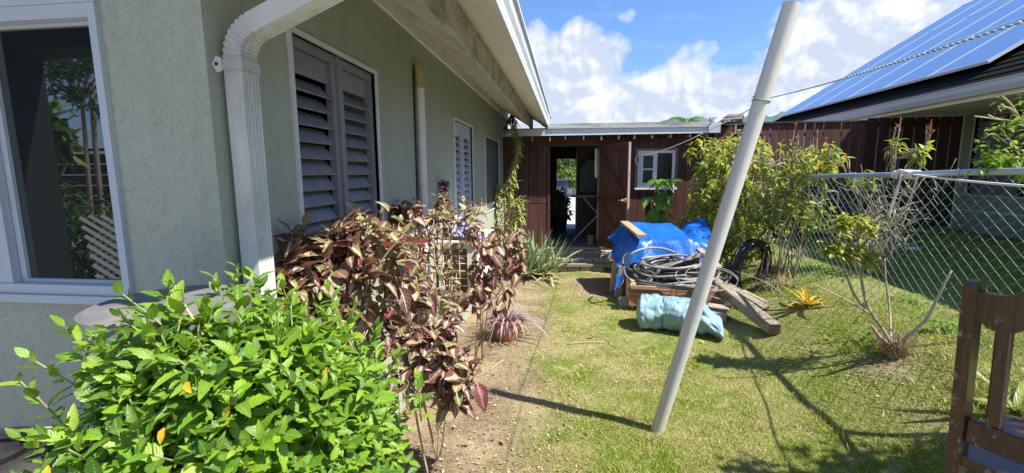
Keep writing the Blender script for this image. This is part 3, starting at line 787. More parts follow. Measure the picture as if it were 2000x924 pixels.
    dr = Matrix.Translation((hx, hy, 0)) @ Matrix.Rotation(ang, 4, 'Z')
    z0, z1 = FLOOR + 0.02, 2.185
    fr = MB()
    for a, b in ((0.0, 0.018), (W - 0.02, W)): fr.box((a, -0.012, z0), (b, 0.03, z1), dr)
    door = tag(fr.build('door', plain('worn_door_edge', (0.34, 0.22, 0.18), 0.7, 0.2, 12), shed), 'open ledged and braced door swung outward, paler along its edges')
    n = 6; pw = (W - 0.04) / n
    for i in range(n):
        MB().cbox(Vector((0, 0, 0)), (pw - 0.005, 0.02, z1 - z0 - 0.01), None, 0.003).build('plank', M_SHED, door).matrix_local = Matrix.Translation(-ORG['wooden_shed']) @ dr @ Matrix.Translation((0.02 + pw * (i + 0.5), 0.012, (z0 + z1) / 2)) @ Matrix.Translation(ORG['wooden_shed'])
    def dpart(name, p, q, w, mat):
        MB().bar(dr @ Vector((p[0], -0.012, p[1])), dr @ Vector((q[0], -0.012, q[1])), w, 0.024, up=dr.to_3x3() @ Vector((0, -1, 0)), bev=0.003).build(name, mat, door)
    for z in (z1 - 0.055, 1.24, z0 + 0.06): dpart('ledge', (0.02, z), (W - 0.02, z), 0.10, M_SHEDX)
    dpart('brace', (0.08, z1 - 0.12), (W - 0.1, 1.31), 0.075, M_SHEDX); dpart('brace', (0.08, 1.17), (W - 0.1, z0 + 0.13), 0.075, M_SHEDX)
    lk = MB().cbox(dr @ Vector((W - 0.045, -0.035, 1.245)), (0.07, 0.05, 0.07), dr.to_3x3(), 0.01)
    lk.tube([dr @ Vector((W - 0.05, -0.05, 1.245)), dr @ Vector((W - 0.05, -0.09, 1.245)), dr @ Vector((W - 0.12, -0.095, 1.24))], 0.012, 8)
    lk.build('lock', plain('brass_lock', (0.55, 0.36, 0.12), 0.35, 0.2, 30, metal=0.8), door)
    # white casement window with a boarded surround
    x0, x1, a, b = WN; y = SY - 0.018
    sr = MB(); t = 0.045
    for q in ((x0 - t, x0, a - t, b + t), (x1, x1 + t, a - t, b + t), (x0, x1, b, b + t)): sr.box((q[0], y - 0.014, q[2]), (q[1], y + 0.01, q[3]))
    sr.build('window_surround', plain('worn_brown_trim', (0.20, 0.12, 0.09), 0.75, 0.3, 9, dirt=(0.45, 0.36, 0.28), dirt_amt=0.5), shed)
    f = MB()
    for q in ((x0, x0 + 0.045, a, b), (x1 - 0.045, x1, a, b), (x0 + 0.045, x1 - 0.045, a, a + 0.045), (x0 + 0.045, x1 - 0.045, b - 0.045, b), (1.535, 1.565, a + 0.045, b - 0.045)):
        f.box((q[0], y - 0.02, q[2]), (q[1], y + 0.03, q[3]))
    f.box((x0 - t, y - 0.045, a - 0.035), (x1 + t, y + 0.02, a - 0.001))
    wn = tag(f.build('window', M_WHITE, shed), 'white framed shed window with a small two pane casement')
    cs = MB(); p0, p1, c, d = x0 + 0.047, 1.533, a + 0.047, b - 0.047; s = 0.04
    for q in ((p0, p0 + s, c, d), (p1 - s, p1, c, d), (p0 + s, p1 - s, c, c + s), (p0 + s, p1 - s, d - s, d), (p0 + s, p1 - s, (c + d) / 2 - 0.014, (c + d) / 2 + 0.014)):
        cs.box((q[0], y - 0.03, q[2]), (q[1], y - 0.003, q[3]))
    cs.build('casement', M_WHITE, wn)
    MB().box((p0 + s, y - 0.012, c + s), (p1 - s, y - 0.008, (c + d) / 2 - 0.0145)).build('pane', M_PANE, wn)
    MB().box((p0 + s, y - 0.012, (c + d) / 2 + 0.0145), (p1 - s, y - 0.008, d - s)).build('pane', M_PANE, wn)
    MB().box((1.566, y + 0.002, a + 0.046), (x1 - 0.046, y + 0.006, b - 0.046)).build('pane', M_PANE, wn)
    # gutter end and flashing at the right end of the eave
    e = MB(); e.box((2.30, SY - 0.40, 2.335), (2.48, SY - 0.33, 2.46)); e.box((2.33, SY - 0.395, 2.461), (2.50, SY - 0.2, 2.50)); e.bar((2.40, SY - 0.3, 2.50), (2.62, SY - 0.1, 2.66), 0.1, 0.02)
    e.build('gutter_end', M_ALU, shed)
make_shed()
# ridge tiles of the lean-to behind the shed's right end
rt = MB(); rt.tube([(2.45, SY + 0.12, 2.575), (2.98, SY + 0.1, 2.60)], 0.06, 8); rt.tube([(2.62, SY + 0.1, 2.64), (3.0, SY + 0.1, 2.645)], 0.045, 8); rt.box((2.52, SY + 0.08, 2.3), (2.66, SY + 0.2, 2.56))
tag(rt.build('ridge_capping', plain('dark_zinc', (0.14, 0.13, 0.13), 0.6, 0.3, 12), None, False, (2.7, SY + 0.1, 2.3)), 'dark rolled metal ridge capping at the corner of the shed roof', 'roof capping')

# steps of loose brick and timber up to the door
steps = thing('brick_steps', (0.2, 7.75, 0), 'two low steps of loose grey bricks and timbers below the shed door', 'steps')
def make_steps():
    r2 = random.Random(21)
    base = MB().cbox((0, 0, 0), (0.195, 0.1, 0.072), None, 0.006); b0 = None
    def brick(x, y, z, rot=0.0, sc=1.0):
        nonlocal b0
        M = Matrix.Translation((x, y, z)) @ Matrix.Rotation(rot + r2.uniform(-0.05, 0.05), 4, 'Z') @ Matrix.Rotation(r2.uniform(-0.03, 0.03), 4, 'Y') @ Matrix.Scale(sc, 4)
        if b0 is None:
            o = base.build('brick', M_STONE, steps); o.data.transform(Matrix.Translation(ORG['brick_steps'])); b0 = o.data
            o.matrix_local = Matrix.Translation(-ORG['brick_steps']) @ M
        else: share('brick', b0, steps, M)
    for i in range(5): brick(-0.30 + i * 0.212, 7.80, 0.036)
    for i in range(5): brick(-0.28 + i * 0.205 + 0.03, 7.92 + 0.01 * (i % 2), 0.16, 0, 0.95)
    for i in range(4): brick(-0.2 + i * 0.21, 8.0, 0.165, 0.1 * (i % 2))
    for i in range(6): brick(-0.34 + i * 0.205, 8.13, 0.20)
    for i in range(6): brick(-0.25 + i * 0.205, 8.135, 0.275)
    for i in range(5): brick(-0.3 + i * 0.21, 8.02, 0.04)
    MB().bar((-0.42, 7.765, 0.105), (0.82, 7.775, 0.112), 0.09, 0.055, bev=0.006).build('timber', wood('grey_timber', (0.20, 0.17, 0.14), (0.36, 0.31, 0.26), 0.9, 0, 14), steps)
    MB().bar((-0.35, 8.17, 0.34), (0.62, 8.175, 0.338), 0.10, 0.035, bev=0.005).build('timber', wood('pale_timber', (0.30, 0.26, 0.21), (0.46, 0.41, 0.34), 0.9, 0, 14), steps)
    for x, y, s in ((0.72, 7.95, 0.9), (0.80, 8.07, 1.0), (0.66, 8.1, 0.7)): brick(x, y, 0.04, r2.uniform(0, 3), s)
    brick(0.74, 8.0, 0.12, 0.6, 0.9)
make_steps()
# border stones of the bed
r2 = random.Random(31); st0 = None
for i, (u, v, s, txt) in enumerate(((1012, 536, 0.2, 'squarish grey edging block below the spiky aloe'), (975, 548, 0.14, 'small edging stone left of the aloe block, half under leaves'), (1218, 597, 0.17, 'pale squared stone at the left end of the blue bundle'))):
    p = at_ground(u, v); bm = bmesh.new(); bmesh.ops.create_cube(bm, size=1); bmesh.ops.bevel(bm, geom=bm.edges[:], offset=0.12, segments=2, affect='EDGES'); mb = MB()
    vs = [Vector((v.co.x * s, v.co.y * s * 0.7, v.co.z * s * 0.6)) * (1 + 0.12 * math.sin(9 * v.co.x + 5 * v.co.z + i)) for v in bm.verts]; bm.verts.index_update()
    R = Matrix.Rotation(i * 0.7 + 0.2, 3, 'Z'); mb.add([R @ q + p + Vector((0, 0, s * 0.27)) for q in vs], [[q.index for q in f.verts] for f in bm.faces]); bm.free()
    tag(mb.build('stone', M_STONE, None, False, p), txt, 'stone', 'stones in the yard')

# ---------------------------------------------------------------- things inside the shed and beyond it
def make_inside():
    t = thing('ironing_board', (0.5, 9.0, FLOOR), 'ironing board with pale crossed legs inside the shed doorway', 'ironing board')
    p = [(0.02, 0), (0.10, 0.12), (0.30, 0.17), (1.1, 0.17), (1.1, -0.17), (0.30, -0.17), (0.10, -0.12)]
    MB().prism([(a + 0.03, b + 9.2) for a, b in p], 2, 1.215, 1.25).build('top', plain('grey_board_cover', (0.20, 0.20, 0.24), 0.8), t)
    m = plain('pale_tube_legs', (0.62, 0.64, 0.66), 0.4)
    MB().tube([(0.95, 9.15, 1.21), (0.16, 9.10, FLOOR + 0.02)], 0.014, 8).build('leg', m, t); MB().tube([(0.32, 9.25, 1.21), (1.05, 9.25, FLOOR + 0.02)], 0.014, 8).build('leg', m, t)
    MB().tube([(0.16, 8.95, FLOOR + 0.015), (0.16, 9.3, FLOOR + 0.015)], 0.014, 8).build('foot', m, t)
    # towel and coat hanging inside
    def towel(u, v): return (0.49 + 0.075 * u * (0.7 + 0.5 * v), 8.42 + 0.015 * math.sin(9 * u), 2.13 - 0.47 * v - 0.06 * v * math.sin(5 * u))
    tag(cloth_sheet(10, 12, towel).build('towel', plain('white_towel', (0.72, 0.71, 0.68), 0.9), None, 'all', (0.53, 8.42, 1.7)), 'white towel hanging beside the hinge of the open shed door', 'towel')
    mb = MB(); prof = []
    for k in range(9):
        z = 1.98 - k * 0.085; w = (0.05, 0.16, 0.2, 0.2, 0.2, 0.21, 0.215, 0.22, 0.225)[k]
        prof.append([(0.46 + w * math.cos(a) * (1 + 0.06 * math.sin(5 * a + k)), 9.75 + 0.07 * math.sin(a), z) for a in [i * math.pi / 8 for i in range(16)]])
    for ring in prof: mb.v += ring; mb.uv += [(0, 0)] * 16
    for k in range(8):
        for j in range(16): mb.f.append((k * 16 + j, k * 16 + (j + 1) % 16, (k + 1) * 16 + (j + 1) % 16, (k + 1) * 16 + j)); mb.mi.append(0)
    tag(mb.build('coat', plain('dull_green_coat', (0.13, 0.19, 0.18), 0.9), None, 'all', (0.46, 9.75, 1.3)), 'dull green coat hanging in the dark behind the ironing board', 'coat')
    t = thing('clay_pot', (0.46, 8.62, FLOOR), 'small orange clay pot on the shed floor just inside the door', 'pot')
    MB().lathe([(0.0, 0), (0.055, 0), (0.075, 0.13), (0.085, 0.13), (0.085, 0.155), (0.07, 0.155), (0.06, 0.12), (0.0, 0.12)], ORG[t.name], 16, False).build('body', M_TERRA, t, smooth=True)
    MB().lathe([(0.0, 0), (0.09, 0), (0.09, 0.018), (0.0, 0.018)], ORG[t.name] + Vector((0, 0, -0.0)), 16, False).build('saucer', M_TERRA, t)
    # wheelie bin out on the drive
    p = Vector((-0.27, 15.2, gz(-0.27, 15.2)))
    t = thing('wheelie_bin', p, 'dark blue wheeled bin standing on the driveway seen through the shed', 'bin')
    bm = plain('navy_bin', (0.05, 0.06, 0.12), 0.5)
    mb = MB(); mb.prism([(-0.24, 0.06), (0.24, 0.06), (0.29, 0.95), (-0.29, 0.95)], 1, -0.25, 0.27); mb.v = [tuple(Vector(v) + p) for v in mb.v]; mb.build('body', bm, t)
    MB().cbox(p + Vector((0, 0, 0.98)), (0.62, 0.6, 0.05), None, 0.01).build('lid', bm, t)
    for sx in (-1, 1): MB().tube([p + Vector((sx * 0.24, 0.25, 0.1)), p + Vector((sx * 0.29, 0.25, 0.1))], 0.1, 14).build('wheel', M_BLACK, t)
    MB().box(tuple(p + Vector((-0.05, -0.262, 0.55))), tuple(p + Vector((0.1, -0.255, 0.72)))).build('sticker', M_WHITE, t)
    # white painted kerb wall beside the planting across the drive
    mb = MB(); mb.bar((-0.6, 21.5, gz(0, 21.5) + 0.2), (3.2, 18.6, gz(0, 18.6) + 0.2), 0.25, 0.5, bev=0.03)
    tag(mb.build('kerb_wall', M_WHITE, None, False, (1, 20, 0.5)), 'low white painted garden kerb across the driveway', 'kerb')
make_inside()

# ---------------------------------------------------------------- tall brown paling fence and gate on the right
def fence_line():
    A = Vector((2.87, 8.78, 0)); B = Vector((5.20, 8.72, 0)); r2 = random.Random(41)
    t = thing('paling_fence', A, 'tall purple brown paling fence behind the yellow green shrubs', 'fence')
    d = (B - A); L = d.length; d.normalize(); nrm = Vector((d.y, -d.x, 0))
    M3 = Matrix((d, -nrm, Vector((0, 0, 1)))).transposed()
    n = 16; pw = L / n; top = 2.565; bd = None
    for i in range(n):
        c = A + d * (pw * (i + 0.5))
        h = top - 0.02 - (gz(c.x, c.y) + 0.02); z0 = gz(c.x, c.y) + 0.02
        M = Matrix.Translation((c.x, c.y, z0 + h / 2 + r2.uniform(-0.004, 0.004))) @ M3.to_4x4() @ Matrix.Rotation(r2.uniform(-0.012, 0.012), 4, 'Y')
        MB().cbox((0, 0, 0), (pw - 0.013, 0.022, h), None, 0.003).build('board', M_FENCE, t).matrix_local = Matrix.Translation(-A) @ M @ Matrix.Translation(A)
    for z in (2.35, 1.5, 0.9): MB().bar(A + Vector((0, 0, z)) - nrm * 0.035, B + Vector((0, 0, z)) - nrm * 0.035, 0.045, 0.07).build('rail', M_SHEDX, t)
    MB().bar(A + Vector((0, 0, top)) , B + Vector((0, 0, top - 0.012)) + d * 0.0, 0.085, 0.025).build('cap_rail', M_SHEDX, t)
    for s in (0.02, 0.5, 0.98):
        c = A + d * (L * s) - nrm * 0.09; MB().box((c.x - 0.045, c.y - 0.045, gz(c.x, c.y) - 0.05), (c.x + 0.045, c.y + 0.045, top - 0.03)).build('post', M_FENCE, t)
    A2 = B - d * 0.05 + nrm * 0.03; B2 = Vector((6.635, 8.66, 0)); A2.z = 0
    g = thing('side_gate', A2, 'dark paling gate with pale gaps in the shade of the neighbouring eave', 'gate')
    d = (B2 - A2); L = d.length; d.normalize(); nrm = Vector((d.y, -d.x, 0)); M3 = Matrix((d, -nrm, Vector((0, 0, 1)))).transposed()
    n = 8; pw = L / n; md = wood('shaded_gate_paling', (0.045, 0.022, 0.020), (0.075, 0.036, 0.032), 0.75, 2)  # fence brown darkened, the eave's shade put into the gate's colour
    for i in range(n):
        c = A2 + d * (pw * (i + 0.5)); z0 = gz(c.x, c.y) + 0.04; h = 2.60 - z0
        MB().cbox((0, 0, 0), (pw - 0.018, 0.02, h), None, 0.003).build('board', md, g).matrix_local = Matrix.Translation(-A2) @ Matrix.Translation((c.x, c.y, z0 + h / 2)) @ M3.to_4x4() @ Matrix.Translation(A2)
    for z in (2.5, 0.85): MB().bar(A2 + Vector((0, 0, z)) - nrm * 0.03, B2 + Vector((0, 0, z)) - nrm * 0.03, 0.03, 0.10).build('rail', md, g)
fence_line()

# ---------------------------------------------------------------- neighbouring house with panels on its roof
nh = thing('neighbour_house', (6.65, 7.0, 0.6), 'grey green neighbouring house with dark roof and solar panels on the right', 'house')
def make_neighbour():
    WX = 6.65; EX, EZ = 5.28, 2.76; P = 0.63; Y0, Y1 = -4.0, 13.3; RX = 9.9
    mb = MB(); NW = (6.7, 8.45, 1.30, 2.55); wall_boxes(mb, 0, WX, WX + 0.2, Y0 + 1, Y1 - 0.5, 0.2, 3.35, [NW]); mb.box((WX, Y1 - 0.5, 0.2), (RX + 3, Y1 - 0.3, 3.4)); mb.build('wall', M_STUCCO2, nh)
    f = MB(); y0, y1, z0, z1 = NW; t = 0.03
    for q in ((y0 - t, y0, z0 - t, z1 + t), (y1, y1 + t, z0 - t, z1 + t), (y0, y1, z1, z1 + t), (y0, y1, z0 - t, z0)): f.box((WX - 0.012, q[0], q[2]), (WX + 0.05, q[1], q[3]))
    w = tag(f.build('window', plain('grey_trim', (0.46, 0.47, 0.44), 0.6), nh), 'shaded louvre window under the neighbouring eave')
    for k in range(13):
        z = z0 + 0.045 + k * 0.09
        for a, b in ((y0, (y0 + y1) / 2 - 0.02), ((y0 + y1) / 2 + 0.02, y1)):
            MB().cbox((WX + 0.03, (a + b) / 2, z), (0.01, b - a - 0.06, 0.1), Matrix.Rotation(math.radians(-28), 3, 'Y')).build('slat', M_LOUVRE, w)
    MB().box((WX + 0.09, y0, z0), (WX + 0.1, y1, z1)).build('screen', M_DARK, w)  # opaque near-black sheet closing the view behind the slats
    for z in (1.02,): MB().box((WX - 0.02, Y0 + 1, z), (WX - 0.0005, 8.6, z + 0.022)).build('string_course', plain('pale_trim', (0.55, 0.57, 0.53), 0.7), nh)
    MB().tube([(WX - 0.03, 8.64, 0.6), (WX - 0.03, 8.64, 2.62)], 0.016, 8).build('conduit', plain('grey_conduit', (0.42, 0.43, 0.40), 0.6), nh)
    # flat soffit, fascia and gutter
    MB().box((EX + 0.04, Y0, EZ - 0.14), (WX, Y1 - 0.2, EZ - 0.12)).build('soffit', M_CREAM, nh)
    MB().box((EX + 0.015, Y0, EZ - 0.16), (EX + 0.0395, Y1, EZ + 0.02)).build('fascia_board', M_CREAM, nh)
    gm = plain('grey_gutter', (0.46, 0.48, 0.52), 0.5, 0.06, 4)
    MB().prism([(EX + 0.014, EZ - 0.11), (EX - 0.07, EZ - 0.11), (EX - 0.10, EZ - 0.04), (EX - 0.10, EZ + 0.02), (EX - 0.115, EZ + 0.025), (EX - 0.115, EZ + 0.04), (EX - 0.085, EZ + 0.04), (EX - 0.085, EZ - 0.03), (EX + 0.014, EZ - 0.03)], 1, Y0, Y1).build('gutter', gm, nh)
    # roof of lapped shingle courses
    m, t, b = newmat('dark_shingle'); p = t.pos()
    br = t.noise(t.map(p, (1, 3, 1)), 5, 6, 0.7); t.put(b.inputs['Base Color'], t.mix(br, (0.003, 0.003, 0.0035), (0.009, 0.0085, 0.0085))); b.inputs['Roughness'].default_value = 0.9; b.inputs['Specular IOR Level'].default_value = 0.1
    t.put(b.inputs['Normal'], t.bump(t.noise(p, 60, 4, 0.7), 0.6, 0.01))
    mb = MB(); n = 30
    for i in range(n):
        xa = EX - 0.02 + (RX - EX) * i / n; xb = EX - 0.02 + (RX - EX) * (i + 1) / n + 0.02
        za = EZ + 0.045 + (xa - EX) * P; zb = EZ + 0.045 + (xb - EX) * P
        mb.add([(xa, Y0, za + 0.02), (xb, Y0, zb), (xb, Y1, zb), (xa, Y1, za + 0.02), (xa, Y0, za - 0.005), (xa, Y1, za - 0.005)], [(0, 1, 2, 3), (0, 3, 5, 4)])
    mb.add([(EX, Y1 - 0.001, EZ + 0.03), (RX, Y1 - 0.001, EZ + 0.03 + (RX - EX) * P), (RX, Y1 - 0.001, EZ + (RX - EX) * P - 0.1), (EX, Y1 - 0.001, EZ - 0.1)], [(0, 1, 2, 3)])
    mb.add([(RX, Y0, EZ + 0.06 + (RX - EX) * P), (RX + 4.6, Y0, EZ), (RX + 4.6, Y1, EZ), (RX, Y1, EZ + 0.06 + (RX - EX) * P)], [(0, 1, 2, 3)])
    rf = mb.build('roof', m, nh, fix=False)
    rg = MB()
    for k in range(20):
        a = k / 20; x = EX + (RX - EX) * a; rg.bar((x, Y1 - 0.05, EZ + 0.09 + (x - EX) * P), (x + (RX - EX) / 20 * 1.05, Y1 - 0.05, EZ + 0.075 + (x - EX) * P + (RX - EX) / 20 * P), 0.2, 0.04)
    rg.build('verge_tiles', m, nh)
    # panels: two rows of six, blue glass in pale frames
    sl = math.atan(P); ux = math.cos(sl); uz = math.sin(sl)
    mp, t, b = newmat('solar_glass'); uv = t.coord('UV'); sp = t.new('ShaderNodeSeparateXYZ'); t.put(sp.inputs[0], uv)
    ln = t.math('MAXIMUM', t.ramp(t.math('FRACT', t.math('MULTIPLY', sp.outputs[0], 6.0)), [(0.0, 1), (0.025, 0), (0.975, 0), (1, 1)]), t.ramp(t.math('FRACT', t.math('MULTIPLY', sp.outputs[1], 10.0)), [(0.0, 1), (0.025, 0), (0.975, 0), (1, 1)]))
    t.put(b.inputs['Base Color'], t.mix(t.math('MULTIPLY', ln, 0.10), (0.10, 0.18, 0.37), (0.30, 0.38, 0.5))); b.inputs['Roughness'].default_value = 0.12; b.inputs['Coat Weight'].default_value = 0.6; b.inputs['Coat Roughness'].default_value = 0.06
    fr = plain('panel_frame', (0.50, 0.54, 0.60), 0.4, 0.03)
    ys = 7.05; off = 0.40
    M0 = Matrix(((0, ux, -uz), (-1, 0, 0), (0, uz, ux))).to_4x4()    # local x along -Y, local y up the slope, z off the roof
    pw, ph = 1.018, 1.628
    f = MB()
    for q in ((0, 0.010, 0, ph), (pw - 0.010, pw, 0, ph), (0.010, pw - 0.010, 0, 0.010), (0.010, pw - 0.010, ph - 0.010, ph)): f.box((q[0], q[2], 0), (q[1], q[3], 0.045))
    g = MB().add([(0.008, 0.008, 0.038), (pw - 0.008, 0.008, 0.038), (pw - 0.008, ph - 0.008, 0.038), (0.008, ph - 0.008, 0.038)], [(0, 1, 2, 3)], [(0.001, 0.001), (1, 0.001), (1, 1), (0.001, 1)])
    fm = gm_ = None
    for row in range(3):
        for c in range(6 + (2 if row else 0)):
            yy = ys - (1.03 if row else 0) * 2 + 1.03 * (c + 1); d0 = off + row * 1.64
            base = Vector((EX + d0 * ux, yy, EZ + 0.15 + d0 * uz)); M = Matrix.Translation(base) @ M0
            if fm is None:
                o = f.build('solar_panel', fr, nh); o.data.transform(Matrix.Translation(ORG['neighbour_house'])); fm = o.data; o.matrix_local = Matrix.Translation(-ORG['neighbour_house']) @ M
                q = g.build('cell_glass', mp, o, fix=False); gm_ = q.data
                gm_.transform(Matrix.Translation(ORG['solar_panel'])); q.matrix_local = Matrix()
            else:
                o = share('solar_panel', fm, nh, M); q = bpy.data.objects.new('cell_glass', gm_); COL.objects.link(q); q.parent = o
make_neighbour()

# ---------------------------------------------------------------- chain link fence
FX = 2.84
def make_chainlink():
    Y0, Y1 = 1.3, 8.2
    def zt(y): return 1.735 - 0.021 * (y - 1.0)
    def zb(y): return gz(FX, y) + 0.01
    t = thing('chain_link_fence', (FX, 3.0, gz(FX, 3.0)), 'chain link fence with green wires and galvanised rail along the right of the lawn', 'fence')
    MB().tube([(FX, Y0 + (Y1 - Y0) * i / 12, zt(Y0 + (Y1 - Y0) * i / 12) + 0.004 * math.sin(i * 2.1)) for i in range(13)], 0.024, 10).build('top_rail', M_GALV, t, smooth=True)
    for y in (2.45, 6.75):
        MB().tube([(FX + 0.03, y, zb(y) - 0.1), (FX + 0.03, y, zt(y) + 0.03)], 0.025, 10).build('post', M_GALV, t, smooth=True)
        MB().tube([(FX + 0.03, y, zt(y) - 0.03), (FX + 0.03, y, zt(y) + 0.035)], 0.033, 10).build('rail_cap', M_GALV, t, smooth=True)
    a = 0.026                       # half a diamond along the fence
    dz = 0.044                      # half a diamond in height
    y = Y0; k = 0; n = 27
    while y < Y1:
        top = zt(y) - 0.03; pts = []
        for i in range(n + 1):
            side = (i + k) % 2; z = top - i * dz
            yy = y + (a if side else -a) * 0.97; xo = FX + (0.006 if side else -0.006)
            # each bend turns round the next strand
            pts += [(xo, yy - (0.006 if side else -0.006), z + 0.006), (xo, yy, z), (xo - (0.012 if side else -0.012), yy - (0.004 if side else -0.004), z - 0.006)]
        MB().tube(pts, 0.0017, 4, caps=False).build('wire', M_GREENWIRE, t, smooth='all', fix=False)
        y += 2 * a * 0.98; k += 1
    for i in range(8):
        y = 1.8 + i * 0.62; MB().tube([(FX + 0.026 * math.cos(q), y + 0.008 * q / 6.28, zt(y) - 0.008 + 0.034 * math.sin(q)) for q in [j * 0.7 for j in range(10)]], 0.003, 5).build('tie_wire', M_GALV, t)
make_chainlink()

# ---------------------------------------------------------------- leaning pole and its lines
pb = at_ground(1283, 843); pt = atY(1547, 6, pb.y - 0.27)
def make_pole():
    d = (pt - pb).normalized(); a = d.orthogonal().normalized(); b = d.cross(a); r = 0.0425; n = 28
    mb = MB(); m, t, bs = newmat('grey_white_pvc_pole'); p = t.pos()
    sp = t.new('ShaderNodeSeparateXYZ'); t.put(sp.inputs[0], p)
    c = t.mix(t.noise(t.map(p, (6, 6, 1)), 4, 5, 0.6), (0.56, 0.55, 0.49), (0.68, 0.67, 0.62))
    low = t.ramp(sp.outputs[2], [(0.0, 0.75), (0.25, 0.2), (0.8, 0)]); c = t.mix(t.math('MULTIPLY', low, t.noise(p, 14, 5, 0.7)), c, (0.40, 0.33, 0.20))
    st = t.ramp(t.noise(t.map(p, (55, 55, 3)), 2.0, 5, 0.7), [(0.52, 0), (0.72, 0.4)]); c = t.mix(st, c, (0.34, 0.31, 0.25)); fl = t.ramp(t.noise(p, 120, 2, 0.5), [(0.70, 0), (0.76, 0.6)]); c = t.mix(fl, c, (0.15, 0.13, 0.11))
    t.put(bs.inputs['Base Color'], c); bs.inputs['Roughness'].default_value = 0.42
    L = (pt - pb).length; rings = [(0.0 - 0.15, r), (L, r), (L, r - 0.006), (L - 0.4, r - 0.006)]
    for s, rr in rings:
        for j in range(n):
            th = 2 * math.pi * j / n; mb.v.append(tuple(pb + d * s + (a * math.cos(th) + b * math.sin(th)) * rr)); mb.uv.append((0, 0))
    for i in range(3):
        for j in range(n): mb.f.append((i * n + j, i * n + (j + 1) % n, (i + 1) * n + (j + 1) % n, (i + 1) * n + j)); mb.mi.append(0)
    mb.f.append(tuple(3 * n + j for j in range(n))); mb.mi.append(0)
    o = mb.build('clothes_pole', m, None, True, pb); tag(o, 'tall grey white plastic pole leaning to the right across the lawn', 'pole')
    return d
pd = make_pole()
def pole_at(u, v):
    """point of the pole's axis seen nearest the pixel"""
    best = min(range(400), key=lambda i: (lambda q: abs(q.z / q.y - (atY(u, v, 1.0).z - EYE)))(pb + pd * (i / 400 * (pt - pb).length) - CP)); return pb + pd * (best / 400 * (pt - pb).length)
wrap = pole_at(1500, 200)
def twisted(path, r, n, turns, strands=2):
    """laid rope: two strands wound round each other"""
    out = []
    for s in range(strands):
        pts = []
        for i, p in enumerate(path):
            q = path[min(i + 1, len(path) - 1)] - path[max(i - 1, 0)]; q.normalize(); a = q.orthogonal().normalized(); b = q.cross(a)
            th = 2 * math.pi * (turns * i / len(path) + s / strands); pts.append(p + (a * math.cos(th) + b * math.sin(th)) * r * 0.62)
        out.append(pts)
    return out
def make_lines():
    e = Vector((0.86, 0.10, 2.0)); s = wrap + Vector((0.03, -0.05, 0.02))
    t = thing('clothes_line', s, 'green and white twisted rope running from the pole up towards the right', 'rope')
    path = sag(s, e, 0.03, 420)
    gm = plain('faded_green_strand', (0.10, 0.26, 0.24), 0.8, 0.2, 100, 0.4, 300)
    A, B = twisted(path, 0.0029, 1, 120)
    MB().tube(A, 0.0022, 6).build('strand', M_ROPE, t, smooth='all', fix=False); MB().tube(B, 0.0021, 6).build('strand', gm, t, smooth='all', fix=False)
    a = pd.orthogonal().normalized(); b = pd.cross(a)
    MB().tube([wrap + (a * math.cos(q) + b * math.sin(q)) * 0.0455 + pd * (q * 0.003) for q in [j * 0.3 for j in range(30)]], 0.0028, 6).build('wrap', gm, t, smooth='all')
    h = Vector((1.245, SY - 0.08, 2.0)); s2 = wrap + Vector((-0.045, 0.02, -0.03))
    t = thing('washing_line', h, 'thin white line from the pole to the shed window ending in a hanging loop', 'rope')
    MB().tube(sag(s2, h, 0.06, 60), 0.0034, 6).build('line', M_ROPE, t, smooth='all')
    lp = [h + Vector((0.045 * math.sin(q) - 0.02, -0.01, -0.085 + 0.085 * math.cos(q))) for q in [j * 2 * math.pi / 20 for j in range(20)]]
    MB().tube(lp, 0.009, 6, closed=True).build('loop', M_ROPE, t, smooth='all')
    MB().tube([h + Vector((0, -0.02, 0)), h + Vector((0, 0.06, 0))], 0.006, 6).build('hook', M_GALV, t)
    # white rope knotted on the fence rail
    k = atX(1770, 341, FX); t = thing('fence_rope', k, 'white rope knotted round the fence rail with a hanging tail', 'rope')
    kn = MB()
    for j in range(7):
        y = k.y - 0.13 + j * 0.036; pts = [Vector((FX + 0.031 * math.cos(q), y + 0.018 * math.sin(q * 0.5 + j) + 0.004 * q, k.z + 0.031 * math.sin(q) + 0.002 * math.sin(3 * q + j))) for q in [i * 0.42 for i in range(16)]]
        kn.tube(pts, 0.009, 6)
    kn.tube(catmull([k + Vector((-0.03, -0.1, 0.01)), k + Vector((-0.045, -0.03, 0.03)), k + Vector((-0.03, 0.04, 0.035)), k + Vector((-0.045, 0.1, 0.0))], 6), 0.010, 6)
    kn.build('knot', M_ROPE, t, smooth='all')
    MB().tube(catmull([k + Vector((-0.03, 0.0, 0.0)), k + Vector((-0.045, 0.02, -0.14)), k + Vector((-0.04, 0.07, -0.27)), k + Vector((-0.035, 0.10, -0.36))], 8), [0.010] * 20 + [0.012] * 5, 6).build('tail', M_ROPE, t, smooth='all')
    e = Vector((2.25, 1.75, 1.60)); MB().tube(sag(k + Vector((-0.03, -0.12, 0.0)), e, 0.02, 40), 0.0075, 8).build('line', M_ROPE, t, smooth='all')
make_lines()

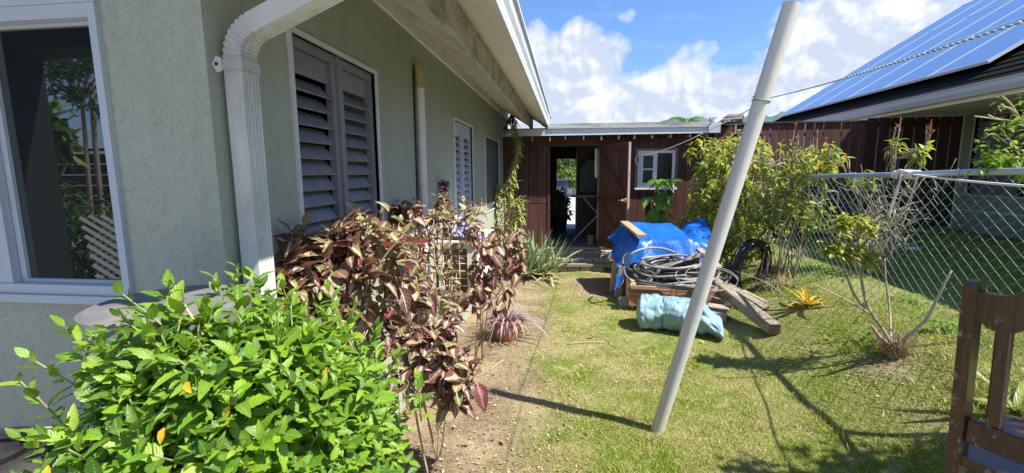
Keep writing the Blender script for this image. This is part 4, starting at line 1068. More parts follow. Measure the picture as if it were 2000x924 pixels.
# ---------------------------------------------------------------- the timber and tarpaulin pile
def make_pile():
    # planter box of red brown boards carrying the hoses
    t = thing('timber_box', (1.35, 5.8, 0), 'low box of red brown boards under the coiled hoses', 'box')
    MB().cbox((1.37, 5.50, 0.17), (1.22, 0.04, 0.18), None, 0.004).build('board', M_REDWOOD, t); MB().cbox((1.37, 5.505, 0.283), (1.24, 0.05, 0.035), None, 0.004).build('board', M_REDWOOD, t)
    MB().cbox((0.82, 5.86, 0.15), (0.035, 0.66, 0.24), None, 0.004).build('board', M_TANWOOD, t); MB().cbox((1.95, 5.86, 0.15), (0.035, 0.66, 0.24), None, 0.004).build('board', M_TANWOOD, t)
    MB().cbox((1.38, 6.22, 0.17), (1.2, 0.04, 0.26), None, 0.004).build('board', M_REDWOOD, t)
    MB().cbox((1.38, 5.86, 0.225), (1.09, 0.66, 0.03)).build('deck', M_GREYWOOD, t)
    MB().cbox((0.93, 5.50, 0.325), (0.30, 0.14, 0.045), Matrix.Rotation(-0.15, 3, 'Z'), 0.004).build('plank', M_TANWOOD, t)
    MB().cbox((0.80, 5.62, 0.26), (0.05, 0.12, 0.24), Matrix.Rotation(0.3, 3, 'Z'), 0.004).build('plank', M_TANWOOD, t)
    MB().cbox((1.72, 5.56, 0.315), (0.5, 0.16, 0.03), Matrix.Rotation(0.12, 3, 'Z'), 0.004).build('plank', M_TANWOOD, t)
    # stacked timber under the tarpaulin
    t = thing('timber_stack', (1.4, 6.6, 0), 'stack of old boards hidden under the blue tarpaulin, ends showing at the left', 'timber stack')
    r2 = random.Random(51)
    for k in range(5):
        for j in range(4):
            MB().cbox((1.36 + r2.uniform(-0.05, 0.04), 6.42 + j * 0.16, 0.05 + k * 0.13), (1.15 + r2.uniform(-0.1, 0.08), 0.13, 0.10), Matrix.Rotation(r2.uniform(-0.03, 0.03), 3, 'Z'), 0.004).build('board', M_GREYWOOD if (k + j) % 2 else M_TANWOOD, t)
    for (x, y, w, h) in ((0.73, 6.16, 0.09, 0.44), (0.70, 6.45, 0.12, 0.46)): MB().cbox((x, y, h / 2), (w, 0.07, h), Matrix.Rotation(0.1, 3, 'Y'), 0.005).build('post', M_GREYWOOD, t)
    # blue tarpaulin draped over it, crumpled, with the far right corner lifted
    from mathutils import noise as mn
    def tarp(u, v):
        x = 0.66 + 1.36 * u; y = 6.06 + 0.98 * v
        top = 0.80 + 0.14 * v - 0.08 * u - 0.02 * math.sin(6 * u)
        top += 0.06 * math.exp(-((u - 0.35) ** 2 * 9 + (v - 0.8) ** 2 * 8))
        ew = sstep(0, 0.16, u); ef = sstep(0, 0.16, v)
        z = top
        # left and front edges hang down
        if u < 0.16: z = top - (1 - ew) * (0.40 - 0.16 * v); x += 0.07 * (1 - u / 0.16) * 0 + 0.03 * math.sin(v * 11) * (1 - ew)
        if v < 0.17: z -= (1 - ef) * (0.20 + 0.12 * (1 - u) ** 2); y += 0.03 * math.sin(u * 17) * (1 - ef)
        # lifted corner at the right
        k = max(0, (u - 0.76) / 0.24); kk = sstep(0.72, 0.80, u)
        z += 0.07 * k + 0.08 * k * v + 0.05 * math.sin(k * 4 + v * 3) * k - 0.05 * math.exp(-((u - 0.765) ** 2) * 500) * (0.4 + v)
        if u > 0.78: z -= 0.28 * k * (1 - v) ** 2
        q = Vector((x * 3.2, y * 3.2, 0)); z += 0.022 * mn.noise(q * 0.7) + 0.020 * (1 - abs(mn.noise(q * 0.55 + Vector((4, 2, 0))))) ** 9 + 0.012 * (1 - abs(mn.noise(Vector((q.x * 0.5 + q.y * 0.6, q.y * 1.6, 3))))) ** 9
        z += 0.012 * math.sin(26 * (u + 0.4 * v) + 4 * mn.noise(q)) * (0.35 + 0.65 * (1 - ef))
        x += 0.02 * mn.noise(q * 1.7 + Vector((5, 0, 0))); y += 0.03 * mn.noise(q * 1.9 + Vector((0, 7, 0)))
        return (x, y, z)
    m, tt, b = newmat('blue_tarpaulin'); p = tt.pos()
    c = tt.mix(tt.noise(p, 3, 4, 0.6), (0.005, 0.085, 0.40), (0.010, 0.14, 0.54))
    c = tt.mix(tt.ramp(tt.noise(p, 13, 6, 0.7), [(0.62, 0), (0.75, 0.25)]), c, (0.35, 0.42, 0.55))
    tt.put(b.inputs['Base Color'], c); b.inputs['Roughness'].default_value = 0.36
    wr = tt.noise(p, 9, 4, 0.5, 1.2)
    tt.put(b.inputs['Normal'], tt.bump(wr, 0.4, 0.02))
    o = cloth_sheet(150, 110, tarp).build('blue_tarp', m, None, 'all', (1.35, 6.5, 0.4)); tag(o, 'bright blue tarpaulin draped over the timber pile with its right corner lifted', 'tarpaulin')
    a = atY(1222, 449, 6.68); bq = atY(1237, 478, 6.12)
    o = MB().bar((0.86, 6.92, 0.955), (0.985, 6.08, 0.865), 0.125, 0.04, bev=0.004).build('plank', M_TANWOOD, None, False, (0.92, 6.5, 0.9)); tag(o, 'pale sawn plank lying across the left of the blue tarpaulin', 'plank')
    # loose coil of ribbed hose
    hs = thing('hose_coil', (1.45, 5.85, 0.25), 'heap of thick grey and black hoses coiled on the red brown box', 'hose')
    hg = plain('grey_hose', (0.19, 0.19, 0.18), 0.42, 0.25, 5, dirt=(0.44, 0.42, 0.36), dirt_amt=0.55, ds=4); hk = plain('black_hose', (0.03, 0.03, 0.032), 0.4, 0.2, 5, dirt=(0.22, 0.2, 0.17), dirt_amt=0.5, ds=4)
    r3 = random.Random(61)
    for k in range(18):
        cx = 1.36 + r3.uniform(-0.07, 0.09); cy = 5.86 + r3.uniform(-0.06, 0.05); rx = r3.uniform(0.34, 0.60); ry = rx * r3.uniform(0.55, 0.68); zz = 0.29 + 0.0165 * k + r3.uniform(-0.01, 0.01); ph = r3.uniform(0, 6.28)
        if k > 8: rx *= 0.82; ry *= 0.8; cx -= 0.05
        ta = r3.uniform(-0.10, 0.10); tb = r3.uniform(0.02, 0.22); n = 40; span = 2 * math.pi * r3.uniform(0.93, 1.25); pts = []
        for i in range(n + 1):
            a = ph + span * i / n; w = 1 + 0.07 * math.sin(2 * a + k) + 0.04 * math.sin(5 * a + 2 * k) - 0.12 * (i / n)
            x = cx + rx * w * math.cos(a); y = cy + ry * w * math.sin(a)
            pts.append((x, y, zz + ta * (x - cx) + tb * (y - cy) + 0.014 * math.sin(3 * a + k)))
        MB().tube(pts, 0.0165 if k % 3 else 0.0145, 8).build('hose', hg if k % 3 != 1 else hk, hs, smooth='all')
    for k in range(5):   # strands thrown across the heap
        P = [(0.90 + 0.1 * k, 5.52 + 0.02 * k, 0.34 + 0.02 * k), (1.15, 5.60 + 0.05 * k, 0.50), (1.42 + 0.05 * k, 5.74, 0.60 + 0.012 * k), (1.62 + 0.03 * k, 6.02, 0.63), (1.66, 6.16, 0.52 - 0.03 * k), (1.85, 6.0 - 0.05 * k, 0.40), (1.98, 5.8, 0.36)]
        MB().tube(catmull(P, 7), 0.0165, 8).build('hose', hg if k % 2 else hk, hs, smooth='all')
    MB().tube(catmull([(0.92, 5.9, 0.42), (0.76, 5.72, 0.52), (0.80, 5.62, 0.70), (0.98, 5.70, 0.76), (1.2, 5.85, 0.74), (1.4, 6.0, 0.66)], 8), 0.0165, 8).build('hose', hg, hs, smooth='all')
    MB().tube(catmull([(0.80, 5.58, 0.36), (0.72, 5.62, 0.46), (0.71, 5.75, 0.62), (0.80, 5.95, 0.66)], 8), 0.013, 8).build('hose', hk, hs, smooth='all')
    for k in range(4): MB().tube(catmull([(0.84, 5.47 - 0.004 * k, 0.335 + 0.025 * k), (1.2, 5.44, 0.33 + 0.01 * k), (1.55, 5.46 - 0.02 * k, 0.31 + 0.012 * k), (1.9, 5.62, 0.34), (2.08, 5.9, 0.40)], 8), 0.0155, 8).build('hose', hk if k % 2 else hg, hs, smooth='all')
    # thin pale cable loops at the right of the heap
    wl = thing('wire_coil', (1.85, 5.65, 0.3), 'thin pale wire loops springing off the right end of the hoses', 'wire')
    wm = plain('pale_wire', (0.42, 0.41, 0.37), 0.5)
    for k in range(2):
        cx = 1.66 + 0.05 * k; R_ = 0.31 - 0.05 * k; pts = [(cx + R_ * 1.15 * math.cos(a), 5.50 - 0.03 * k + R_ * 0.4 * math.sin(a), 0.44 + 0.02 * k + 0.13 * math.sin(a + 0.4) - 0.07 * math.cos(a)) for a in [i * 2 * math.pi / 36 for i in range(36)]]
        MB().tube(pts, 0.0032, 6, closed=True).build('loop', wm, wl, smooth='all')
    for P in ([(1.62, 5.42, 0.26), (2.0, 5.25, 0.22), (2.35, 5.2, 0.30)], [(1.7, 5.45, 0.24), (2.1, 5.0, 0.14), (2.42, 4.98, 0.24)], [(2.05, 5.7, 0.5), (2.3, 5.4, 0.42), (2.55, 5.0, 0.22)]):
        MB().tube(catmull(P, 8), 0.004, 6).build('end', wm, wl, smooth='all')
    # ring of black pipe leaning in the shrubs
    c = Vector((2.36, 6.05, 0.47)); t = thing('pipe_coil', c - Vector((0, 0, 0.36)), 'upright ring of black pipe leaning against the shrubs by the fence', 'pipe coil')
    e1 = Vector((0.80, 0.58, 0.05)).normalized(); e2 = Vector((0.10, -0.05, 1)).normalized(); nrm = e1.cross(e2).normalized()
    for k in range(9):
        rr = 0.36 - 0.022 * (k % 4) + r3.uniform(-0.008, 0.008); of = (k - 4) * 0.013 + r3.uniform(-0.006, 0.006)
        MB().tube([c + e1 * (rr * 0.94 * math.cos(a)) + e2 * (rr * math.sin(a)) + nrm * (of + 0.012 * math.sin(2 * a + k)) for a in [i * 2 * math.pi / 44 for i in range(44)]], 0.0135, 7, closed=True).build('turn', M_BLACK, t, smooth='all')
    MB().tube(catmull([c + e2 * 0.3, c + e2 * 0.42 + e1 * 0.1, c + e2 * 0.50 + e1 * 0.28, c + e2 * 0.36 + e1 * 0.42], 8), 0.012, 7).build('turn', M_BLACK, t, smooth='all')
    # baulk and planks at the right
    gx = gbump(2.05, 4.74)
    o = MB().bar((1.80, 6.0, 0.36), (2.02, 4.50, gx + 0.07), 0.125, 0.115, bev=0.01).build('beam', wood('split_grey_beam', (0.20, 0.155, 0.11), (0.42, 0.35, 0.27), 0.85, 1, 18, (0.07, 0.05, 0.04), 0.75, 0.1, 0.8), None, False, (1.95, 5.3, 0.1)); bd = (Vector((2.02, 4.50, gx + 0.07)) - Vector((1.80, 6.0, 0.36))).normalized(); be = Vector((2.02, 4.50, gx + 0.07)); MB().bar(be + bd * 0.0005, be + bd * 0.004, 0.112, 0.102).build('beam_end', plain('dark_beam_end', (0.05, 0.035, 0.025), 0.9, 0.5, 30), o); tag(o, 'heavy split grey beam resting off the pile with its dark end on the grass', 'beam')  # thin darker sheet over the beam's near end
    o = MB().bar((2.0, 6.0, 0.30), (2.20, 5.15, 0.20), 0.10, 0.03, bev=0.003).build('plank', M_GREYWOOD, None, False, (2.1, 5.5, 0.2)); tag(o, 'thin grey plank lying beside the heavy beam on its fence side', 'plank')
    o = MB().bar((2.08, 6.05, 0.26), (2.34, 5.28, 0.17), 0.05, 0.05, bev=0.004).build('plank', M_TANWOOD, None, False, (2.2, 5.6, 0.2)); tag(o, 'narrow tan batten at the fence side of the beam', 'plank')
    o = MB().bar((1.72, 6.08, 0.70), (1.88, 5.74, 0.52), 0.10, 0.04, bev=0.004).build('plank', M_GREYWOOD, None, False, (1.8, 5.9, 0.6)); tag(o, 'grey board end sticking out below the tarpaulin above the hoses', 'plank')
    o = MB().cbox((1.68, 5.22, 0.075), (0.26, 0.18, 0.15), Matrix.Rotation(-0.3, 3, 'Z'), 0.02).build('concrete_block', M_STONE, None, False, (1.68, 5.22, 0)); tag(o, 'rough concrete block under the beam behind the blue bundle', 'block')
    o = MB().cbox((1.72, 5.2, 0.178), (0.24, 0.15, 0.03), Matrix.Rotation(-0.45, 3, 'Z'), 0.006).build('plank', M_GREYWOOD, None, False, (1.74, 5.16, 0.2)); tag(o, 'short grey board on top of the concrete block', 'plank')
    # pale blue bundle tied with cord
    A = Vector((0.775, 4.97, 0.185)); B = Vector((1.58, 4.79, 0.17)); L = (B - A); d = L.normalized(); sd = Vector((d.y, -d.x, 0)); up = Vector((0, 0, 1))
    nu, nv = 110, 72; mb = MB()
    for i in range(nu + 1):
        s = i / nu; p = A + L * s
        rr = 0.19
        pinch = math.exp(-((s - 0.34) ** 2) * 900) * 0.025
        endl = min(1, max(0.02, s / 0.06)) ** 0.5; tail = sstep(0.80, 0.90, s)
        rad = rr * (1 - pinch) * (endl if s < 0.06 else 1) * (1 - 0.20 * tail + 0.22 * sstep(0.92, 1.0, s))
        for j in range(nv):
            a = 2 * math.pi * j / nv; q = Vector((s * 5, math.cos(a) * 1.3, math.sin(a) * 1.3))
            wv = 0.97 + 0.07 * (1 - abs(mn.noise(Vector((q.x * 0.9, q.y * 1.5, q.z * 1.5 + 9))))) ** 8 + 0.03 * (1 - abs(mn.noise(q * 2.0))) ** 8 + 0.20 * mn.noise(q * 0.8) + 0.10 * abs(mn.noise(q * 1.9 + Vector((3, 0, 0)))) - 0.10 * abs(mn.noise(Vector((q.x * 1.1 + a, q.y * 2.2, q.z * 2.2)))) + 0.05 * math.sin(7 * a + 3 * s) * (0.1 + pinch * 4 + tail)
            v = p + sd * (math.cos(a) * rad * 1.08 * wv) + up * (math.sin(a) * rad * wv)
            if s > 0.82: v.z = 0.06 + (v.z - 0.06) * (1 - 2.6 * (s - 0.82)); v += sd * (0.25 * (s - 0.82) * math.cos(a))
            if s > 0.86: v += d * (0.28 * (s - 0.86)) + Vector((0, 0, -0.35 * (s - 0.86)))
            v.z = max(v.z, 0.012 + 0.01 * math.sin(a * 9)); mb.v.append(tuple(v)); mb.uv.append((s, j / nv))
    for i in range(nu):
        for j in range(nv): mb.f.append((i * nv + j, i * nv + (j + 1) % nv, (i + 1) * nv + (j + 1) % nv, (i + 1) * nv + j)); mb.mi.append(0)
    mb.f.append(tuple(range(nv))); mb.mi.append(0); mb.f.append(tuple(nu * nv + j for j in range(nv))); mb.mi.append(0)
    t = thing('wrapped_bundle', (1.15, 4.92, 0), 'pale blue sheeted bundle tied with cord on the lawn before the pile', 'bundle')
    m, tt, b = newmat('pale_blue_sheet'); p = tt.pos(); tt.put(b.inputs['Base Color'], tt.mix(tt.noise(p, 5, 5, 0.6), (0.15, 0.27, 0.33), (0.25, 0.39, 0.45))); b.inputs['Roughness'].default_value = 0.5
    tt.put(b.inputs['Normal'], tt.bump(tt.noise(p, 8, 4, 0.5, 1.5), 0.6, 0.03))
    mb.build('sheet', m, t, smooth='all')
    p = A + L * 0.34; MB().tube([p + sd * (0.178 * 1.05 * math.cos(a)) + up * (0.176 * math.sin(a) * (1 if math.sin(a) > -0.9 else 0.95)) for a in [i * 2 * math.pi / 30 for i in range(30)]], 0.0035, 6, closed=True).build('cord', M_BLACK, t)
make_pile()

# ---------------------------------------------------------------- bins by the sliding window
def make_bins():
    c = Vector((-1.12, 1.12, -0.045)); t = thing('rubbish_bin', c + Vector((0, 0, 0.42)), 'white ribbed plastic bin with grey lid below the sliding window', 'bin')
    w = plain('off_white_bin', (0.66, 0.65, 0.60), 0.5, 0.06, 5, dirt=(0.35, 0.31, 0.24), dirt_amt=0.35)
    MB().lathe([(0.0, 0.42), (0.165, 0.42), (0.185, 1.0), (0.188, 1.17), (0.196, 1.175), (0.197, 1.20), (0.190, 1.205), (0.191, 1.29), (0.194, 1.295), (0.196, 1.345), (0.19, 1.35), (0.0, 1.352)], c, 40, False).build('body', w, t, smooth=True)
    lm = plain('grey_bin_lid', (0.14, 0.135, 0.14), 0.55, 0.15, 6, 0.1, 40, dirt=(0.28, 0.25, 0.21), dirt_amt=0.55, ds=5)
    MB().lathe([(0.198, 1.325), (0.203, 1.33), (0.205, 1.365), (0.2, 1.385), (0.185, 1.392), (0.17, 1.388), (0.15, 1.394), (0.05, 1.403), (0.0, 1.405)], c, 48, False).build('lid', lm, t, smooth=True)
    c = Vector((-1.43, 0.86, 0)); t = thing('black_drum', c + Vector((0, 0, 0.42)), 'low black plastic drum with domed lid at the bottom left corner', 'drum')
    MB().lathe([(0.0, 0.42), (0.18, 0.42), (0.195, 0.94), (0.0, 0.94)], c, 40, False).build('body', M_BLACK, t, smooth=True)
    MB().lathe([(0.204, 0.93), (0.208, 0.965), (0.195, 0.985), (0.172, 0.978), (0.145, 1.0), (0.07, 1.03), (0.0, 1.035)], c, 48, False).build('lid', M_BLACK, t, smooth=True)
    MB().tube([c + Vector((0.168 * math.cos(a), 0.168 * math.sin(a), 0.992)) for a in [i * 2 * math.pi / 48 for i in range(48)]], 0.004, 6, closed=True).build('rim', plain('grey_ring', (0.30, 0.30, 0.30), 0.5), t)
    MB().lathe([(0.10, 1.02), (0.105, 1.035), (0.04, 1.055), (0.0, 1.057)], c, 32, False).build('cap', M_BLACK, t, smooth=True)
make_bins()

p = at_ground(1783, 488); d = MB().lathe([(0.0, 0.0), (0.085, 0.0), (0.10, 0.02), (0.09, 0.03), (0.04, 0.025), (0.03, 0.045), (0.0, 0.05)], p, 24, False)
tag(d.build('plastic_lid', M_WHITE, None, True, p), 'round white plastic lid lying on the shaded grass beyond the fence', 'lid')

# ---------------------------------------------------------------- wooden chair at the right edge
def make_chair():
    # chair space: x across the back (0 = the post seen), y forward of the back, z up from the porch
    O = Vector((1.150, 1.40, 0.42)); ex = Vector((0.52, -0.86, 0)).normalized(); ey = Vector((-ex.y, ex.x, 0)) * 1.0
    M = Matrix((ex, ey, Vector((0, 0, 1)))).transposed().to_4x4(); M = Matrix.Translation(O) @ M
    cm, t, b = newmat('worn_brown_varnish'); p = t.pos()
    g = t.noise(t.map(p, (22, 22, 2.2)), 2.2, 6, 0.65, 0.5)
    c = t.mix(g, (0.034, 0.015, 0.008), (0.088, 0.040, 0.019))
    w = t.ramp(t.noise(t.map(p, (9, 9, 5)), 3.2, 9, 0.74), [(0.575, 0), (0.66, 0.7)])
    c = t.mix(w, c, (0.40, 0.33, 0.27)); t.put(b.inputs['Base Color'], c); t.put(b.inputs['Roughness'], t.mix(w, (0.3,) * 3, (0.8,) * 3)); b.inputs['Coat Weight'].default_value = 0.25
    t.put(b.inputs['Normal'], t.bump(t.math('SUBTRACT', g, t.math('MULTIPLY', w, 0.6)), 0.4, 0.004))
    ch = thing('wooden_chair', O, 'worn brown wooden chair back with arched top rail at the right edge', 'chair')
    def bar(name, p, q, wd, th, up=(0, 1, 0), bev=0.004):
        return MB().bar(M @ Vector(p), M @ Vector(q), wd, th, up=M.to_3x3() @ Vector(up), bev=bev).build(name, cm, ch)
    W = 0.44
    for x in (0.0, W):
        mb = MB(); rake = 0.035
        mb.add([M @ Vector((x + a * 0.016, 0.09 * (1.0 - z) * 0.9 + b * 0.024, z)) for z, s in ((0, 1.2), (0.45, 0.6), (0.80, 0.2), (0.95, 0), (0.968, 0)) for a, b in (((-1, -1), (1, -1), (1, 1), (-1, 1)) if z < 0.96 else ((-0.7, -0.7), (0.7, -0.7), (0.7, 0.7), (-0.7, 0.7)))],
               [(i * 4 + j, i * 4 + (j + 1) % 4, (i + 1) * 4 + (j + 1) % 4, (i + 1) * 4 + j) for i in range(4) for j in range(4)] + [(16, 17, 18, 19), (3, 2, 1, 0)])
        mb.build('post', cm, ch)
    # arched top rail
    n = 30; top = []; bot = []
    for i in range(n + 1):
        s = i / n; x = 0.016 + (W - 0.032) * s; q = 2 * abs(s - 0.5)
        hump = 1 - sstep(0.28, 0.78, q); hb = 1 - sstep(0.25, 0.66, q); top.append((x, 0.940 + 0.060 * hump)); bot.append((x, 0.868 - 0.028 * (1 - hb) * sstep(1.0, 0.84, q) + 0.045 * hb))
    mb = MB(); poly = top + bot[::-1]; k = len(poly)
    vs = [M @ Vector((x, -0.010 - 0.0, z)) for x, z in poly] + [M @ Vector((x, 0.018, z)) for x, z in poly]; fs = [(i, i + 1, 2 * n - i, 2 * n + 1 - i) for i in range(n)] + [(k + 2 * n + 1 - i, k + 2 * n - i, k + i + 1, k + i) for i in range(n)] + [(i, i + k, (i + 1) % k + k, (i + 1) % k) for i in range(k)]
    mb.add(vs, fs); mb.build('top_rail', cm, ch)
    bar('cross_rail', (0.017, 0.040, 0.515), (W - 0.017, 0.040, 0.515), 0.026, 0.075, (0, 0, 1))
    for x in (0.072, 0.22, 0.368): bar('back_slat', (x, 0.037, 0.553), (x, 0.012, 0.868), 0.034, 0.022)
    # seat, front legs, arms of the frame, stretchers
    pts = [(-0.015, 0.03, 0.40), (W + 0.015, 0.03, 0.40), (W + 0.03, 0.46, 0.41), (-0.03, 0.46, 0.41)]
    mb = MB(); mb.add([M @ Vector(p) for p in pts] + [M @ Vector((p[0], p[1], p[2] + 0.03)) for p in pts], [(3, 2, 1, 0), (4, 5, 6, 7), (0, 1, 5, 4), (1, 2, 6, 5), (2, 3, 7, 6), (3, 0, 4, 7)]); mb.build('seat', cm, ch)
    for x in (0.0, W): bar('leg', (x, 0.40, 0.0), (x, 0.40, 0.399), 0.04, 0.04)
    bar('stretcher', (0.02, 0.40, 0.2), (W - 0.02, 0.40, 0.2), 0.02, 0.04, (0, 0, 1)); bar('stretcher', (0.0, 0.0, 0.24), (0.0, 0.38, 0.24), 0.02, 0.04, (0, 0, 1)); bar('stretcher', (W, 0.0, 0.24), (W, 0.38, 0.24), 0.02, 0.04, (0, 0, 1))
make_chair()

# ---------------------------------------------------------------- plants
def leaf(L=1.0, W=0.5, fold=0.25, curl=0.3, serr=0.0, n=7, wide=0.42, tip=1.0, twist=0.0, wave=0.0, petiole=0.08):
    """one leaf lying along +Y, face up +Z: (verts, faces, uvs) as arrays"""
    v = []; uv = []; f = []
    for i in range(n + 1):
        t = i / n
        y = petiole * L + (1 - petiole) * L * t
        w = (math.sin(math.pi * min(1, t / (2 * wide))) if t < wide else max(0.0, math.cos(math.pi / 2 * (t - wide) / (1 - wide))) ** tip)
        w = max(w, 0.03 if 0 < i < n else 0.012) * W / 2
        if serr and 0 < i < n: w *= 1 + (serr if i % 2 else -serr)
        z0 = -curl * L * t * t
        for sx in (-1, 0, 1):
            tw = twist * t
            x = sx * w; z = z0 + abs(sx) * w * fold + (wave * W * math.sin(i * 2.4 + sx) if sx else 0)
            v.append((x * math.cos(tw) - 0 * z, y, z + x * math.sin(tw))); uv.append((0.5 + 0.5 * sx, max(t, 0.001)))
    for i in range(n):
        for c in range(2):
            a = i * 3 + c; f.append((a, a + 1, a + 4, a + 3))
    return np.array(v), np.array(f), np.array(uv)
def blade(L, W, curl, n=7, chan=0.4, base=0.7):
    """long strap or spike leaf, broadest near the base, arching over"""
    v = []; uv = []; f = []; y = z = 0.0; ang = 0.0
    for i in range(n + 1):
        t = i / n; w = W / 2 * (base + (1 - base) * min(1, t * 4)) * (1 - t ** 2.2) + 0.0006
        for sx in (-1, 0, 1): v.append((sx * w, y, z + abs(sx) * w * chan)); uv.append((0.5 + 0.5 * sx, max(t, 0.001)))
        ang -= curl / n; y += L / n * math.cos(ang); z += L / n * math.sin(ang)
    for i in range(n):
        for c in range(2):
            a = i * 3 + c; f.append((a, a + 1, a + 4, a + 3))
    return np.array(v), np.array(f), np.array(uv)
def frame(d, nrm):
    y = Vector(d).normalized(); x = y.cross(Vector(nrm))
    if x.length < 1e-5: x = y.orthogonal()
    x.normalize(); z = x.cross(y); return Matrix((x, y, z)).transposed()
def in_view(p):
    q = CR.transposed() @ (Vector(p) - CP)
    return q.z < 0 and abs(q.x / q.z) < 1.2 and abs(q.y / q.z) < 0.6
def foliage(parent, LV, variants, mats, name='leaf', limit=300, rest='foliage', score=None):
    """the largest leaves in view become objects sharing mesh data, all others one joined part"""
    if not isinstance(mats, (list, tuple)): mats = [mats]
    meshes = []
    for k, (v, f, uv) in enumerate(variants):
        for m in mats:
            me = bpy.data.meshes.new(name); me.from_pydata([tuple(p) for p in v], [], [tuple(q) for q in f]); me.materials.append(m)
            me.uv_layers.new(name='UVMap').data.foreach_set('uv', uv[f.ravel()].astype(np.float32).ravel())
            me.polygons.foreach_set('use_smooth', [True] * len(f)); meshes.append(me)
    nm = len(mats)
    def sc(e):
        p, d, n, s, vi, mi = e; q = Vector(p) - CP; k = s / max(q.length, 0.1)
        if not in_view(p): k *= 0.01
        if score: k *= score(p)
        return -k
    order = sorted(LV, key=sc); first, last = order[:limit], order[limit:]
    for p, d, n, s, vi, mi in first:
        share(name, meshes[(vi % len(variants)) * nm + mi % nm], parent, Matrix.Translation(p) @ frame(d, n).to_4x4() @ Matrix.Scale(s, 4))
    for mi in range(nm):
        V = []; Fc = []; U = []; o = 0
        for p, d, n, s, vi, m2 in last:
            if m2 % nm != mi: continue
            v, f, uv = variants[vi % len(variants)]; R = np.array(frame(d, n)) * s
            V.append(v @ R.T + np.array(p)); Fc.append(f + o); U.append(uv); o += len(v)
        if V:
            ob = raw_mesh(rest, np.concatenate(V) - np.array(ORG[parent.name]), np.concatenate(Fc), mats[mi], 'stuff', np.concatenate(U))
            ob.parent = parent; ob.data.polygons.foreach_set('use_smooth', [True] * len(ob.data.polygons))
def rdir(r):
    z = r.uniform(-1, 1); a = r.uniform(0, 6.283); s = math.sqrt(1 - z * z); return Vector((s * math.cos(a), s * math.sin(a), z))
def tips_in(ells, n, r, shell=0.55):
    """shoot tips through a union of ellipsoids, thicker towards the outside, with the outward direction"""
    w = [e[1][0] * e[1][1] * e[1][2] for e in ells]; out = []
    while len(out) < n:
        c, s = r.choices(ells, w)[0]; d = rdir(r); k = shell + (1 - shell) * r.random() ** 0.6
        p = Vector((c[0] + d.x * s[0] * k, c[1] + d.y * s[1] * k, c[2] + d.z * s[2] * k))
        inside = False
        for c2, s2 in ells:
            if c2 is c: continue
            if ((p.x - c2[0]) / s2[0]) ** 2 + ((p.y - c2[1]) / s2[1]) ** 2 + ((p.z - c2[2]) / s2[2]) ** 2 < 0.40: inside = True
        if inside and r.random() < 0.8: continue
        o = Vector((d.x / s[0], d.y / s[1], d.z / s[2])).normalized(); out.append((p, o))
    return out
def whorl(LV, p, axis, r, n, size, spread=1.0, droop=0.0, nv=4, nm=1, step=0.02, jit=0.25, back=0.0):
    """n leaves spiralling up a shoot that ends at p pointing along axis"""
    a0 = r.uniform(0, 6.283); ax = Vector(axis).normalized(); u = ax.orthogonal().normalized(); w = ax.cross(u)
    for i in range(n):
        a = a0 + i * 2.4; rad = u * math.cos(a) + w * math.sin(a)
        k = i / max(1, n - 1)
        d = rad * spread * (1.15 - 0.7 * k) + ax * (0.25 + 0.9 * k) + Vector((0, 0, -droop)) + rdir(r) * jit
        d.normalize(); nn = ax * 1.0 - rad * 0.3 + Vector((0, 0, 0.5)) + rdir(r) * 0.25
        LV.append((p - ax * (step * (n - 1 - i)) - ax * back, d, nn, size * r.uniform(0.7, 1.2) * (1.0 - 0.45 * k * k), r.randrange(nv), r.randrange(nm)))
def stems(parent, pairs, mat, r0, r1, name='branch', stuff_after=60, n=5):
    """curved stems from base to tip; the thick ones single, the remainder one part"""
    big = []; rest = MB()
    for i, (a, b, bend) in enumerate(pairs):
        a = Vector(a); b = Vector(b); m = a.lerp(b, 0.5) + Vector(bend); pts = catmull([a, m, b], n)
        rs = [r0 + (r1 - r0) * k / (len(pts) - 1) for k in range(len(pts))]
        if i < stuff_after: MB().tube(pts, rs, 6).build(name, mat, parent, smooth='all')
        else: rest.tube(pts, rs, 5)
    if rest.v: tag(rest.build('twigs', mat, parent, smooth='all'), kind='stuff')

